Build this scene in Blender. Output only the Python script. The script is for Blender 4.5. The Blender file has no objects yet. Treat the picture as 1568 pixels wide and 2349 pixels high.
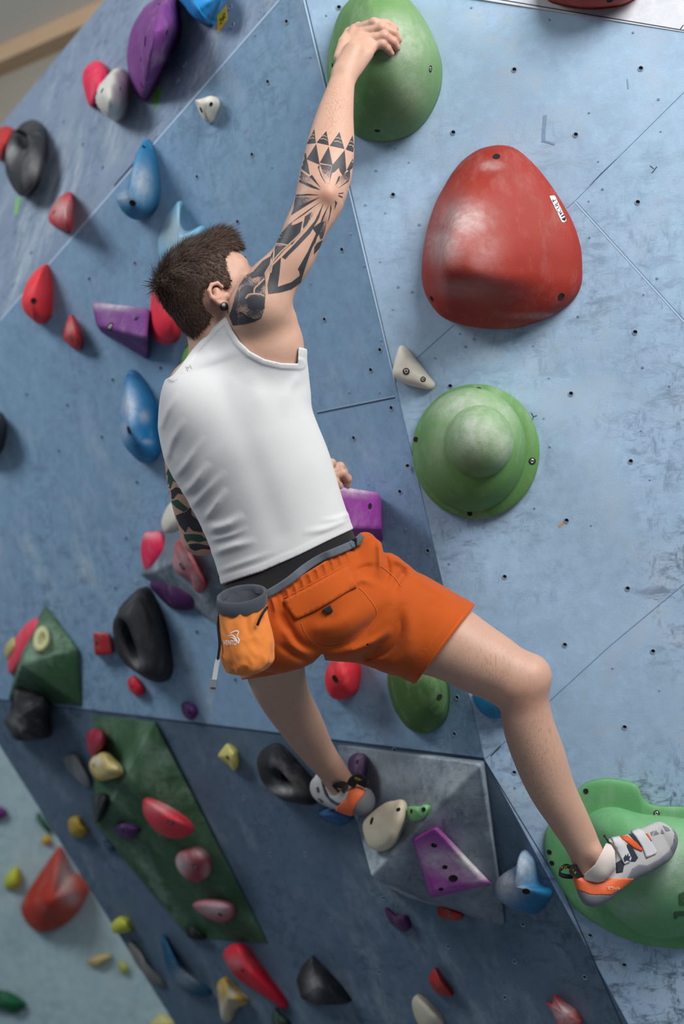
import bpy, bmesh, math, random
import numpy as np
from mathutils import Vector, Matrix, noise, geometry
from mathutils.bvhtree import BVHTree
random.seed(7)
RNG = np.random.default_rng(7)
SC = bpy.context.scene
COL = SC.collection
# ---------------------------------------------------------------- the place: camera, and points seen along its rays
F = 3262.5                      # 50 mm lens on a 36 mm high frame, in pixels of the 1568 x 2349 frame
CX, CY = 784.0, 1174.5
CAMZ, PITCH = 1.55, math.radians(10)
RM = np.array([[1, 0, 0], [0, math.cos(PITCH), -math.sin(PITCH)], [0, math.sin(PITCH), math.cos(PITCH)]])
CAMP = np.array([0, 0, CAMZ])


def ray(px, py):
    return np.array([(px - CX) / F, 1.0, (CY - py) / F])


def pt(px, py, d):              # level frame of the photographer: right, forward, up
    return ray(px, py) * d


def world(p):
    p = np.asarray(p, float)
    return p @ RM.T + CAMP


def local(p):
    return (np.asarray(p, float) - CAMP) @ RM


def W(px, py, d):
    return world(pt(px, py, d))


def proj(p):                    # world -> pixels
    q = local(p)
    return np.stack([CX + F * q[..., 0] / q[..., 1], CY - F * q[..., 2] / q[..., 1]], -1)


def plane(a, b, c):             # world plane facing the photographer
    n = np.cross(b - a, c - a)
    n = n / np.linalg.norm(n)
    if n @ (a - CAMP) > 0:
        n = -n
    return a, n


def hit(pl, px, py, h=0.0):
    a, n = pl
    a = a + n * h
    r = RM @ ray(px, py)
    return CAMP + r * (((a - CAMP) @ n) / (r @ n))


def depth_of(p):
    return float(local(p)[1])


def lin(c):
    return tuple((x / 255 / 12.92 if x / 255 <= .04045 else ((x / 255 + .055) / 1.055) ** 2.4) for x in c)


# ---------------------------------------------------------------- objects and their tags
def tag(o, label=None, cat=None, group=None, kind=None):
    if label: o['label'] = label
    if cat: o['category'] = cat
    if group: o['group'] = group
    if kind: o['kind'] = kind
    return o


def mesh_obj(name, verts, faces, mat, parent=None, origin=None, smooth=True, mats=None, fmat=None, attrs=None):
    verts = np.asarray(verts, float)
    if origin is None:
        origin = np.zeros(3)
    origin = np.asarray(origin, float)
    me = bpy.data.meshes.new(name)
    me.from_pydata((verts - origin).tolist(), [], faces if isinstance(faces, list) else faces.tolist())
    for m in (mats or [mat]):
        me.materials.append(m)
    if fmat is not None:
        me.polygons.foreach_set('material_index', np.asarray(fmat, np.int32))
    me.polygons.foreach_set('use_smooth', np.full(len(me.polygons), smooth, bool))
    for k, v in (attrs or {}).items():
        at = me.attributes.new(k, 'FLOAT', 'POINT')
        at.data.foreach_set('value', np.asarray(v, np.float32))
    me.update()
    o = bpy.data.objects.new(name, me)
    COL.objects.link(o)
    o.location = origin
    if parent is not None:
        o.parent = parent
        o.location = origin - np.array(world_origin(parent))
    return o


def world_origin(o):
    l = np.zeros(3)
    while o is not None:
        l = l + np.array(o.location)
        o = o.parent
    return l


def empty(name, loc):
    o = bpy.data.objects.new(name, None)
    o.empty_display_size = .05
    COL.objects.link(o)
    o.location = loc
    return o


def bvh_of(o):
    org = world_origin(o)
    vs = [tuple(np.array(v.co) + org) for v in o.data.vertices]
    return BVHTree.FromPolygons(vs, [tuple(p.vertices) for p in o.data.polygons])


def cast(bvh, px, py):
    d = RM @ ray(px, py)
    d = d / np.linalg.norm(d)
    loc, n, i, t = bvh.ray_cast(Vector(CAMP), Vector(d))
    if loc is None:
        return None, None
    n = np.array(n)
    if n @ d > 0:
        n = -n
    return np.array(loc), n


# ---------------------------------------------------------------- 2-D outlines
def smooth_loop(pts, n=64):
    p = np.asarray(pts, float)
    m = len(p)
    # centripetal-ish Catmull-Rom, resampled by arc length
    out = []
    for i in range(m):
        p0, p1, p2, p3 = p[(i - 1) % m], p[i], p[(i + 1) % m], p[(i + 2) % m]
        for t in np.linspace(0, 1, 12, endpoint=False):
            out.append(.5 * ((2 * p1) + (-p0 + p2) * t + (2 * p0 - 5 * p1 + 4 * p2 - p3) * t * t + (-p0 + 3 * p1 - 3 * p2 + p3) * t ** 3))
    return resample(np.array(out), n)


def resample(q, n):
    q2 = np.vstack([q, q[:1]])
    s = np.concatenate([[0], np.cumsum(np.linalg.norm(np.diff(q2, axis=0), axis=1))])
    t = np.linspace(0, s[-1], n, endpoint=False)
    return np.stack([np.interp(t, s, q2[:, k]) for k in range(q.shape[1])], -1)


def smooth_line(pts, n=24):
    p = np.asarray(pts, float)
    m = len(p)
    out = []
    for i in range(m - 1):
        p0, p1, p2, p3 = p[max(i - 1, 0)], p[i], p[i + 1], p[min(i + 2, m - 1)]
        for t in np.linspace(0, 1, 14, endpoint=False):
            out.append(.5 * ((2 * p1) + (-p0 + p2) * t + (2 * p0 - 5 * p1 + 4 * p2 - p3) * t * t + (-p0 + 3 * p1 - 3 * p2 + p3) * t ** 3))
    out.append(p[-1])
    q = np.array(out)
    s = np.concatenate([[0], np.cumsum(np.linalg.norm(np.diff(q, axis=0), axis=1))])
    t = np.linspace(0, s[-1], n)
    return np.stack([np.interp(t, s, q[:, k]) for k in range(q.shape[1])], -1)


# ---------------------------------------------------------------- materials
class NT:
    def __init__(s, name):
        s.m = bpy.data.materials.new(name)
        s.m.use_nodes = True
        s.t = s.m.node_tree
        s.b = s.t.nodes['Principled BSDF']

    def n(s, typ, **kw):
        nd = s.t.nodes.new(typ)
        for k, v in kw.items():
            if k in ('operation', 'blend_type', 'data_type', 'attribute_name', 'noise_dimensions', 'feature', 'wave_type', 'bands_direction', 'interpolation_type', 'clamp', 'vector_type'):
                setattr(nd, k, v)
            else:
                nd.inputs[k.replace('_', ' ')].default_value = v
        return nd

    def l(s, a, b):
        s.t.links.new(a, b)

    def coord(s, scale=(1, 1, 1), rot=(0, 0, 0)):
        tc = s.n('ShaderNodeTexCoord')
        mp = s.n('ShaderNodeMapping')
        mp.inputs['Scale'].default_value = scale
        mp.inputs['Rotation'].default_value = rot
        s.l(tc.outputs['Object'], mp.inputs['Vector'])
        return mp.outputs['Vector']

    def noise(s, vec, scale, detail=4, rough=.55, dist=0):
        nd = s.n('ShaderNodeTexNoise')
        nd.inputs['Scale'].default_value = scale
        nd.inputs['Detail'].default_value = detail
        nd.inputs['Roughness'].default_value = rough
        nd.inputs['Distortion'].default_value = dist
        s.l(vec, nd.inputs['Vector'])
        return nd.outputs['Fac']

    def ramp(s, fac, lo, hi, a=0.0, b=1.0):
        r = s.n('ShaderNodeMapRange')
        r.clamp = True
        s.l(fac, r.inputs['Value'])
        r.inputs['From Min'].default_value = lo
        r.inputs['From Max'].default_value = hi
        r.inputs['To Min'].default_value = a
        r.inputs['To Max'].default_value = b
        return r.outputs['Result']

    def math(s, op, a, b=None):
        nd = s.n('ShaderNodeMath', operation=op)
        for i, v in enumerate((a, b)):
            if v is None: continue
            if isinstance(v, (int, float)): nd.inputs[i].default_value = v
            else: s.l(v, nd.inputs[i])
        return nd.outputs[0]

    def mix(s, fac, a, b, blend='MIX'):
        nd = s.n('ShaderNodeMix', data_type='RGBA', blend_type=blend)
        for i, v in ((0, fac), (6, a), (7, b)):
            if isinstance(v, (int, float)): nd.inputs[i].default_value = v
            elif isinstance(v, tuple): nd.inputs[i].default_value = v if len(v) == 4 else v + (1,)
            else: s.l(v, nd.inputs[i])
        return nd.outputs[2]

    def attr(s, name):
        return s.n('ShaderNodeAttribute', attribute_name=name).outputs['Fac']

    def bump(s, h, strength=.2, dist=.01):
        b = s.n('ShaderNodeBump')
        b.inputs['Strength'].default_value = strength
        b.inputs['Distance'].default_value = dist
        s.l(h, b.inputs['Height'])
        s.l(b.outputs['Normal'], s.b.inputs['Normal'])

    def color(s, c):
        if isinstance(c, tuple): s.b.inputs['Base Color'].default_value = c + (1,)
        else: s.l(c, s.b.inputs['Base Color'])

    def set(s, rough=.6, spec=.4, metal=0.0):
        s.b.inputs['Roughness'].default_value = rough
        s.b.inputs['Specular IOR Level'].default_value = spec
        s.b.inputs['Metallic'].default_value = metal
        return s.m


def plain(name, c, rough=.6, spec=.4, metal=0.0, var=.06, scale=40, bump=0.0):
    t = NT(name)
    v = t.coord()
    c = lin(c)
    f = t.noise(v, scale, 4)
    t.color(t.mix(f, tuple(x * (1 - var) for x in c), tuple(min(1, x * (1 + var)) for x in c)))
    if bump:
        t.bump(t.noise(v, scale * 6, 3), bump, .004)
    return t.set(rough, spec, metal)


_HM = {}


def hold_mat(c, dust=.25, rough=.62, key='hold', grain=.25, blend=None):
    k = (c, dust, rough, grain, blend)
    if k in _HM: return _HM[k]
    t = NT(key + '_%02x%02x%02x' % c)
    v = t.coord()
    base = lin(c)
    big = t.noise(v, 9, 5, .6)
    fine = t.noise(v, 45, 5, .65)
    col = t.mix(big, tuple(x * .86 for x in base), tuple(min(1, x * 1.12) for x in base))
    if blend:                       # a second pigment swirled into the resin
        sw = t.ramp(t.noise(t.coord((1, 1, 1)), 11, 3, .5, .6), .46, .58)
        col = t.mix(sw, col, lin(blend))
    sm = t.noise(t.coord((1, 1, .45), (0, .5, .3)), 16, 6, .7)
    du = t.math('MULTIPLY', t.ramp(sm, .5, .78), dust)
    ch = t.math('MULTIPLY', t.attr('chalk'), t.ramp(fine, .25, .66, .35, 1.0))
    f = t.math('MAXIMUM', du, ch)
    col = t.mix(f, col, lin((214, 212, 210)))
    t.color(col)
    t.bump(t.noise(v, 420, 3, .6), grain, .004)
    _HM[k] = t.set(rough, .35)
    return _HM[k]


def wall_mat(name, base, scuff=.5, chalk=.4, dark=(52, 62, 80), pale=(196, 204, 208), low=None, streak=(1, 1, 1), srot=(0, 0, 0)):
    t = NT(name)
    v = t.coord()
    b = lin(base)
    large = t.noise(v, 1.3, 5, .6)
    col = t.mix(large, tuple(x * .84 for x in b), tuple(min(1, x * 1.12) for x in b))
    mott = t.ramp(t.noise(v, 26, 5, .7), .34, .66)          # roller mottling, a little cooler and warmer by turns
    col = t.mix(t.math('MULTIPLY', mott, .2), col, lin(dark))
    hue = t.ramp(t.noise(v, 11, 3, .5), .42, .6)
    col = t.mix(t.math('MULTIPLY', hue, .06), col, (b[0] * 1.25, b[1] * .95, b[2] * 1.08))
    sv = t.coord(streak, srot)
    pale_f = t.ramp(t.noise(sv, 6.5, 7, .72), .48, .68)
    pale_g = t.ramp(t.noise(v, 2.1, 3), .42, .62)
    col = t.mix(t.math('MULTIPLY', t.math('MULTIPLY', pale_f, pale_g), chalk), col, lin(pale))
    # rubber scuffs: thin stretched smudges gathered in patches
    s1 = t.ramp(t.noise(t.coord((1, 1, 2.6), (.3, .2, .8)), 13, 6, .74, .4), .51, .63)
    s2 = t.ramp(t.noise(t.coord((2.4, 1, 1), (.1, .5, -.5)), 17, 6, .74, .4), .52, .64)
    patch = t.ramp(t.noise(v, 2.6, 4, .6), .38, .64)
    sf = t.math('MULTIPLY', t.math('MAXIMUM', s1, s2), patch)
    if low is not None:              # more feet lower down: scuffs grow below a height
        tc = t.n('ShaderNodeTexCoord')
        sep = t.n('ShaderNodeSeparateXYZ')
        t.l(tc.outputs['Object'], sep.inputs[0])
        sf = t.math('MULTIPLY', sf, t.ramp(sep.outputs['Z'], low[0], low[1], low[2], low[3]))
    col = t.mix(t.math('MULTIPLY', sf, scuff), col, lin(dark))
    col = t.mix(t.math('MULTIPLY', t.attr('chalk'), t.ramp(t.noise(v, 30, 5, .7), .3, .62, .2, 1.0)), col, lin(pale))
    # tiny scratches
    sc = t.ramp(t.noise(t.coord((1, 1, 14), (.4, .3, .6)), 30, 3, .6), .64, .7)
    col = t.mix(t.math('MULTIPLY', t.math('MULTIPLY', sc, patch), scuff * .3), col, lin((40, 50, 66)))
    t.color(col)
    t.bump(t.noise(v, 260, 3, .6), .12, .003)
    return t.set(.62, .3)
# ---------------------------------------------------------------- wall planes
def dA(px, py):
    r = ray(px, py)
    return 3.72 / (1 + .29 * r[0] + .10 * r[2])


PA = plane(*[W(x, y, dA(x, y)) for x, y in ((800, 100), (1500, 200), (1200, 2000))])
E0, E1 = hit(PA, 697, 0), hit(PA, 1110, 1740)
PB = plane(E0, E1, W(0, 1174, 5.1))
PD = plane(E1, hit(PB, 0, 1604), hit(PA, 1440, 2349))
PC = plane(hit(PB, 640, 0), hit(PB, 0, 735), W(0, 290, 5.75))
PT = plane(hit(PA, 1150, 0), hit(PA, 1568, 70), W(1300, -400, 3.62))
PF = plane(W(0, 1715, 7.0), W(400, 2349, 6.7), W(0, 2349, 6.9))
WALLS = {'A': PA, 'B': PB, 'C': PC, 'D': PD, 'T': PT, 'F': PF}

BLUE = (150, 178, 208)
M_A = wall_mat('blue_painted_plywood', (160, 188, 213), scuff=1.0, chalk=.5, low=(1.5, 2.9, 1.0, .2))
M_B = wall_mat('blue_painted_plywood_side', (132, 165, 193), scuff=.6, chalk=.6, low=(1.2, 3.0, 1.0, .5), streak=(1, 1, .4))  # same paint, base darkened for the shade on the turned-away side
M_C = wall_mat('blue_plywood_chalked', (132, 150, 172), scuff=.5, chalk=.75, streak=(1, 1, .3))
M_D = wall_mat('blue_plywood_worn_shaded', (92, 114, 134), scuff=.7, chalk=.3, streak=(1, 1, .4), srot=(0, .6, 0))  # worn, with the underside's shade put into a darker base
M_T = wall_mat('white_painted_plywood', (186, 190, 196), scuff=.2, chalk=.2)
M_F = wall_mat('pale_plywood', (176, 202, 206), scuff=.25, chalk=.3)
WM = {'A': M_A, 'B': M_B, 'C': M_C, 'D': M_D, 'T': M_T, 'F': M_F}


def plate(name, key, pxs, thick=.02):
    pl = WALLS[key]
    top = [hit(pl, x, y) for x, y in pxs]
    bot = [p - pl[1] * thick for p in top]
    n = len(top)
    fs = [list(range(n))] + [list(range(2 * n - 1, n - 1, -1))] + [[i, i + n, (i + 1) % n + n, (i + 1) % n] for i in range(n)]
    c = np.cross(top[1] - top[0], top[2] - top[1])
    if c @ pl[1] < 0:
        fs = [f[::-1] for f in fs]
    o = mesh_obj(name, top + bot, fs, WM[key], smooth=False)
    return tag(o, kind='structure')


WO = {}
WO['A'] = plate('wall_right', 'A', [(682, -68), (1900, 126), (1900, 2620), (1587, 2620), (1110, 1740)])
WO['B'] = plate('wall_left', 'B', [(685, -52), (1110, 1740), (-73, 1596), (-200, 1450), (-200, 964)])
WO['C'] = plate('wall_upper', 'C', [(685, -52), (-200, 964), (-200, 531), (405, -200), (640, -160)])
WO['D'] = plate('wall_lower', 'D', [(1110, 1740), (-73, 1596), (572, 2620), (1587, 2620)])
WO['T'] = plate('wall_top', 'T', [(682, -68), (1900, 126), (1900, -420), (760, -420)])
WO['F'] = plate('wall_far', 'F', [(-900, 1500), (1100, 1500), (1100, 2560), (-900, 2560)])


def quad_obj(name, pts, mat, thick=None, kind='structure'):
    o = mesh_obj(name, pts, [[0, 1, 2, 3]], mat, smooth=False)
    return tag(o, kind=kind)


# floor mats, ceiling, the wall of the hall beyond and the wooden rail at its top
M_FLOOR = plain('grey_floor_mat', (112, 118, 126), .8, .2)
M_CEIL = plain('pale_ceiling', (240, 240, 234), .8, .2, scale=2)
M_HALL = plain('greige_plaster', (164, 158, 146), .85, .2, scale=3)
M_RAIL = plain('raw_timber', (206, 176, 144), .7, .3, scale=12)
quad_obj('floor', [(-9, -4, 0), (6, -4, 0), (6, 9, 0), (-9, 9, 0)], M_FLOOR)
ZC = 5.5


def on_ceiling(px, py):
    r = RM @ ray(px, py)
    return CAMP + r * ((ZC - CAMZ) / r[2])


c0, c1 = on_ceiling(-60, 166), on_ceiling(240, 35)
dv = (c1 - c0) / np.linalg.norm(c1 - c0)
cA, cB = c0 - dv * 4, c1 + dv * 4
nrm = np.array([dv[1], -dv[0], 0])
if nrm @ (CAMP - cA) < 0: nrm = -nrm
dn = np.array([0, 0, -1.0])
quad_obj('ceiling', [cA, cB, cB + nrm * 4.2, cA + nrm * 4.2], M_CEIL)
quad_obj('wall_hall', [cA, cB, cB + dn * 3.4, cA + dn * 3.4], M_HALL)
tr = [cA, cB, cB + dn * .1, cA + dn * .1]
tr2 = [p + nrm * .12 for p in tr]
o = mesh_obj('trim_1', tr + tr2, [[0, 1, 2, 3], [7, 6, 5, 4], [0, 4, 5, 1], [1, 5, 6, 2], [2, 6, 7, 3], [3, 7, 4, 0]], M_RAIL, smooth=False)
tag(o, kind='structure')

# ---------------------------------------------------------------- seams, edge strips, threaded inserts, screws, pen marks
M_SEAM = plain('dark_seam', (52, 64, 82), .8, .2)
M_SEAM2 = plain('soft_seam', (96, 120, 150), .8, .2)
M_STRIP = plain('pale_edge_strip', (176, 200, 222), .6, .3)
M_BLACK = plain('black_rubbery', (16, 16, 18), .6, .3)
M_INK = plain('black_ink', (26, 28, 40), .7, .2)
M_STEEL = plain('zinc_steel', (176, 172, 164), .3, .6, .9)
M_HOLE = plain('drilled_hole', (14, 13, 14), .9, .1)
M_WOODCHIP = plain('splintered_ply', (186, 146, 104), .8, .2)


def wall_ribbon(key, px, w, mat, name='seam', off=.0006):
    pl = WALLS[key]
    q = np.array([hit(pl, x, y, off) for x, y in px])
    vs, fs = [], []
    for i in range(len(q)):
        a, b = q[max(i - 1, 0)], q[min(i + 1, len(q) - 1)]
        s = np.cross(pl[1], b - a)
        s = s / np.linalg.norm(s) * w / 2
        vs += [q[i] - s, q[i] + s]
    for i in range(len(q) - 1):
        fs.append([2 * i, 2 * i + 1, 2 * i + 3, 2 * i + 2])
    return mesh_obj(name, vs, fs, mat, parent=WO[key], smooth=False)


wall_ribbon('A', [(697, 0), (905, 876)], .004, M_STRIP, 'edge_strip')
wall_ribbon('A', [(699, -10), (907, 876)], .0016, M_SEAM, off=.0009)
wall_ribbon('A', [(905, 876), (1110, 1740), (1440, 2349)], .0012, M_SEAM2)
wall_ribbon('A', [(1318, 463), (1568, 738), (1640, 817)], .0035, M_STRIP, 'edge_strip')
wall_ribbon('A', [(1322, 463), (1572, 738), (1644, 817)], .0012, M_SEAM2, off=.0009)
wall_ribbon('A', [(1300, 477), (1318, 461), (1413, 365), (1640, 140)], .0014, M_SEAM2)
wall_ribbon('A', [(1352, 426), (1376, 400), (1413, 365)], .0016, M_SEAM)
wall_ribbon('A', [(955, 822), (1040, 745)], .0012, M_SEAM2)
wall_ribbon('A', [(1110, 1742), (1160, 1700), (1400, 1480), (1640, 1280)], .0016, M_SEAM2)
wall_ribbon('A', [(1125, 1735), (1148, 1711)], .003, M_SEAM)
wall_ribbon('A', [(690, -70), (1150, 0), (1568, 70), (1800, 109)], .003, M_SEAM)
wall_ribbon('B', [(727, 948), (905, 912)], .004, M_SEAM)
wall_ribbon('B', [(727, 945), (905, 909)], .002, M_STRIP, 'edge_strip')
wall_ribbon('B', [(-60, 1598), (300, 1641), (700, 1690), (1110, 1741)], .006, M_SEAM)
wall_ribbon('B', [(640, 0), (330, 356), (0, 735)], .007, M_STRIP, 'edge_strip')
wall_ribbon('C', [(328, 350), (262, 426)], .012, M_SEAM)
wall_ribbon('D', [(1114, 1750), (1290, 2040), (1425, 2349)], .004, M_SEAM)


def insert_mesh(name, r, kind):
    vs, fs, fm = [], [], []
    N = 14
    rings = [(r * 1.12, .0), (r * 1.12, .0012), (r * .86, .0014), (r * .8, .0004), (0, .0003)] if kind == 'nut' else [(r, 0), (r, .001), (r * .82, .0016), (r * .3, .0016), (0, .0008)]
    for k, (rr, z) in enumerate(rings):
        for i in range(N):
            a = 2 * math.pi * i / N
            vs.append((rr * math.cos(a), rr * math.sin(a), z))
    for k in range(len(rings) - 1):
        for i in range(N):
            j = (i + 1) % N
            fs.append([k * N + i, k * N + j, k * N + N + j, k * N + N + i])
            fm.append(1 if k >= 3 else 0)
    if kind == 'nut':                      # the bright threaded barrel seen inside the hole
        b = len(vs)
        for i in range(7):
            a = math.pi * (1.05 + i / 6 * .8)
            vs += [(r * .74 * math.cos(a), r * .74 * math.sin(a), .0006), (r * .3 * math.cos(a), r * .3 * math.sin(a) - r * .1, .0006)]
        for i in range(6):
            fs.append([b + 2 * i, b + 2 * i + 1, b + 2 * i + 3, b + 2 * i + 2]); fm.append(2)
    me = bpy.data.meshes.new(name)
    me.from_pydata(vs, [], fs)
    return me, fm


M_RIMPAINT = plain('painted_rim', (138, 158, 182), .7, .2)
me_nut, fm = insert_mesh('t_nut', .0062, 'nut')
for m in (M_RIMPAINT, M_HOLE, M_STEEL): me_nut.materials.append(m)
me_nut.polygons.foreach_set('material_index', fm)
me_scr, fm2 = insert_mesh('screw_head', .0034, 'screw')
for m in (M_RIMPAINT, M_HOLE): me_scr.materials.append(m)
me_scr.polygons.foreach_set('material_index', fm2)


def frame_of(n, up=np.array([0, 0, 1.0])):
    x = np.cross(up, n)
    x /= np.linalg.norm(x)
    y = np.cross(n, x)
    return Matrix(((x[0], y[0], n[0]), (x[1], y[1], n[1]), (x[2], y[2], n[2])))


def stud(key, px, py, me, name, s=1.0):
    pl = WALLS[key]
    o = bpy.data.objects.new(name, me)
    COL.objects.link(o)
    o.location = hit(pl, px, py, .0002)
    o.rotation_euler = frame_of(pl[1]).to_euler()
    o.scale = (s, s, 1)
    o.parent = WO[key]
    return o


NUT_A = [(777, 17), (1179, 160), (1469, 157), (1039, 304), (1320, 309), (901, 447), (1462, 464), (1456, 762), (1309, 903), (1032, 886), (1446, 1058), (1299, 1194),
         (934, 1069), (1157, 1323), (1439, 1350), (1295, 1479), (1497, 1494), (1432, 1668), (1179, 1772), (1431, 2214)]
for p in NUT_A: stud('A', *p, me_nut, 't_nut')
SCR_A = [(1081, 17), (1258, 45), (1452, 74), (1510, 227), (1515, 301), (1372, 370), (1382, 433), (1350, 461), (1352, 544), (1507, 638), (1476, 675), (1326, 725), (1223, 793),
         (1259, 867), (1247, 959), (1261, 1024), (1226, 1165), (1109, 1210), (1356, 1205), (1490, 1100), (1474, 842), (1535, 885), (1470, 987), (1066, 795), (1053, 765), (996, 821),
         (1086, 778), (944, 669), (913, 658), (900, 710), (1030, 1293), (862, 391), (838, 470), (907, 340), (884, 488), (872, 600), (961, 515), (938, 372), (1351, 258), (1405, 1532), (1512, 1583), (1181, 1806)]
for p in SCR_A: stud('A', *p, me_scr, 'screw_head', random.choice((.6, .8, 1)))
NUT_B = [(657, 50), (614, 188), (578, 355), (545, 509), (784, 573), (744, 733), (871, 803), (850, 849), (811, 1005), (897, 936), (917, 1128), (981, 1264),
         (452, 406), (259, 872), (310, 604), (234, 1003), (369, 845), (314, 1107), (290, 1235), (265, 1350), (452, 1450), (540, 1560), (1042, 1684), (1048, 1600), (205, 640), (62, 905), (155, 930), (135, 1035)]
for p in NUT_B: stud('B', *p, me_nut, 't_nut', 1.1)
for p in [(804, 537), (874, 781), (711, 131), (748, 36), (623, 384), (700, 540), (712, 650), (835, 610), (870, 900), (800, 900), (845, 1110), (930, 1215), (598, 27), (585, 80)]: stud('B', *p, me_scr, 'screw_head')
for p in [(323, 272), (423, 150), (407, 186), (236, 385), (190, 332), (110, 434), (528, 17), (240, 96), (146, 280), (34, 533), (533, 58), (72, 580)]: stud('C', *p, me_nut, 't_nut', 1.3)
for p in [(1199, 2121), (1354, 2146), (1180, 2206), (1341, 2242), (1028, 2172), (1158, 2288), (870, 2230), (760, 2110), (700, 1960), (880, 2060), (905, 1720), (620, 1960), (560, 1830)]: stud('D', *p, me_nut, 't_nut', 1.1)
# pen marks and scrapes left by the route setters
wall_ribbon('A', [(1490, 380), (1499, 387)], .0014, M_INK, 'pen_mark', .0007)
wall_ribbon('A', [(1506, 382), (1500, 390), (1494, 397)], .0018, M_INK, 'pen_mark', .0008)
wall_ribbon('A', [(1218, 947), (1223, 956)], .0016, M_INK, 'pen_mark', .0007)
wall_ribbon('A', [(1231, 953), (1223, 956), (1220, 964)], .0016, M_INK, 'pen_mark', .0008)
wall_ribbon('A', [(1567, 57), (1560, 66)], .002, M_INK, 'pen_mark', .0007)
M_SMUDGE = plain('grey_smudge', (126, 148, 172), .8, .2, var=.3, scale=200)
wall_ribbon('A', [(1250, 264), (1247, 295), (1246, 326)], .009, M_SMUDGE, 'smudge')
wall_ribbon('A', [(1243, 323), (1258, 326), (1272, 331)], .005, M_SMUDGE, 'smudge', .0008)
wall_ribbon('A', [(1438, 181), (1440, 204)], .003, M_SMUDGE, 'smudge')
wall_ribbon('A', [(1281, 1209), (1297, 1194)], .006, M_WOODCHIP, 'splinter_mark', .0005)
# ---------------------------------------------------------------- holds
M_RING = plain('hold_recess', (34, 28, 30), .8, .2)
BOLT = {}


def bolt_mesh(r, steel):
    k = (round(r, 4), steel)
    if k in BOLT: return BOLT[k]
    N = 16
    rings = [(1.0, -.15), (1.0, .06), (.82, .09), (.78, .03), (.62, .02)] + ([(.6, .1), (.3, .12), (.26, .04), (0, .04)] if steel else [(.3, .015), (0, .015)])
    vs, fs, fm = [], [], []
    for rr, z in rings:
        for i in range(N):
            a = 2 * math.pi * i / N
            vs.append((rr * r * math.cos(a), rr * r * math.sin(a), z * r))
    for q in range(len(rings) - 1):
        for i in range(N):
            j = (i + 1) % N
            fs.append([q * N + i, q * N + j, q * N + N + j, q * N + N + i])
            fm.append(0 if q < 4 or not steel else (1 if q < 7 else 0))
    me = bpy.data.meshes.new('bolt')
    me.from_pydata(vs, [], fs)
    me.materials.append(M_RING)
    me.materials.append(M_STEEL)
    me.polygons.foreach_set('material_index', fm)
    me.polygons.foreach_set('use_smooth', [True] * len(fs))
    BOLT[k] = me
    return me


def add_bolts(o, bolts, bv=None):
    bv = bv or bvh_of(o)
    for b in bolts:
        px, py = b[0], b[1]
        r = b[2] if len(b) > 2 else .009
        steel = (b[3] if len(b) > 3 else 0)
        loc, n = cast(bv, px, py)
        if loc is None: continue
        c = bpy.data.objects.new('bolt' if steel else 'bolt_hole', bolt_mesh(r, bool(steel)))
        COL.objects.link(c)
        c.parent = o
        c.location = loc - world_origin(o)
        c.rotation_euler = frame_of(n).to_euler()


def chalk_attr(vs, chalk):
    p = proj(vs)
    c = np.zeros(len(vs))
    for (x, y, rx, ry, s) in chalk:
        d2 = ((p[:, 0] - x) / rx) ** 2 + ((p[:, 1] - y) / ry) ** 2
        c = np.maximum(c, s * np.exp(-d2))
    return c


def fit_loop(build, pts, iters=7, lo=.4):
    """build(base pixel outline) -> verts; nudge the base until the body's outline fills the traced one"""
    pts = np.asarray(pts, float)
    tmin, tmax = pts.min(0), pts.max(0)
    s, c = np.ones(2), pts.mean(0)
    sh = np.zeros(2)
    for _ in range(iters):
        q = (pts - c) * s + c + sh
        v = build(q)
        p = proj(v)
        mn, mx = p.min(0), p.max(0)
        s = np.clip(s * np.clip((tmax - tmin) / (mx - mn), .7, 1.4), lo, 1.6)
        sh = sh + ((tmin + tmax) - (mn + mx)) / 2
    return (pts - c) * s + c + sh


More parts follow.
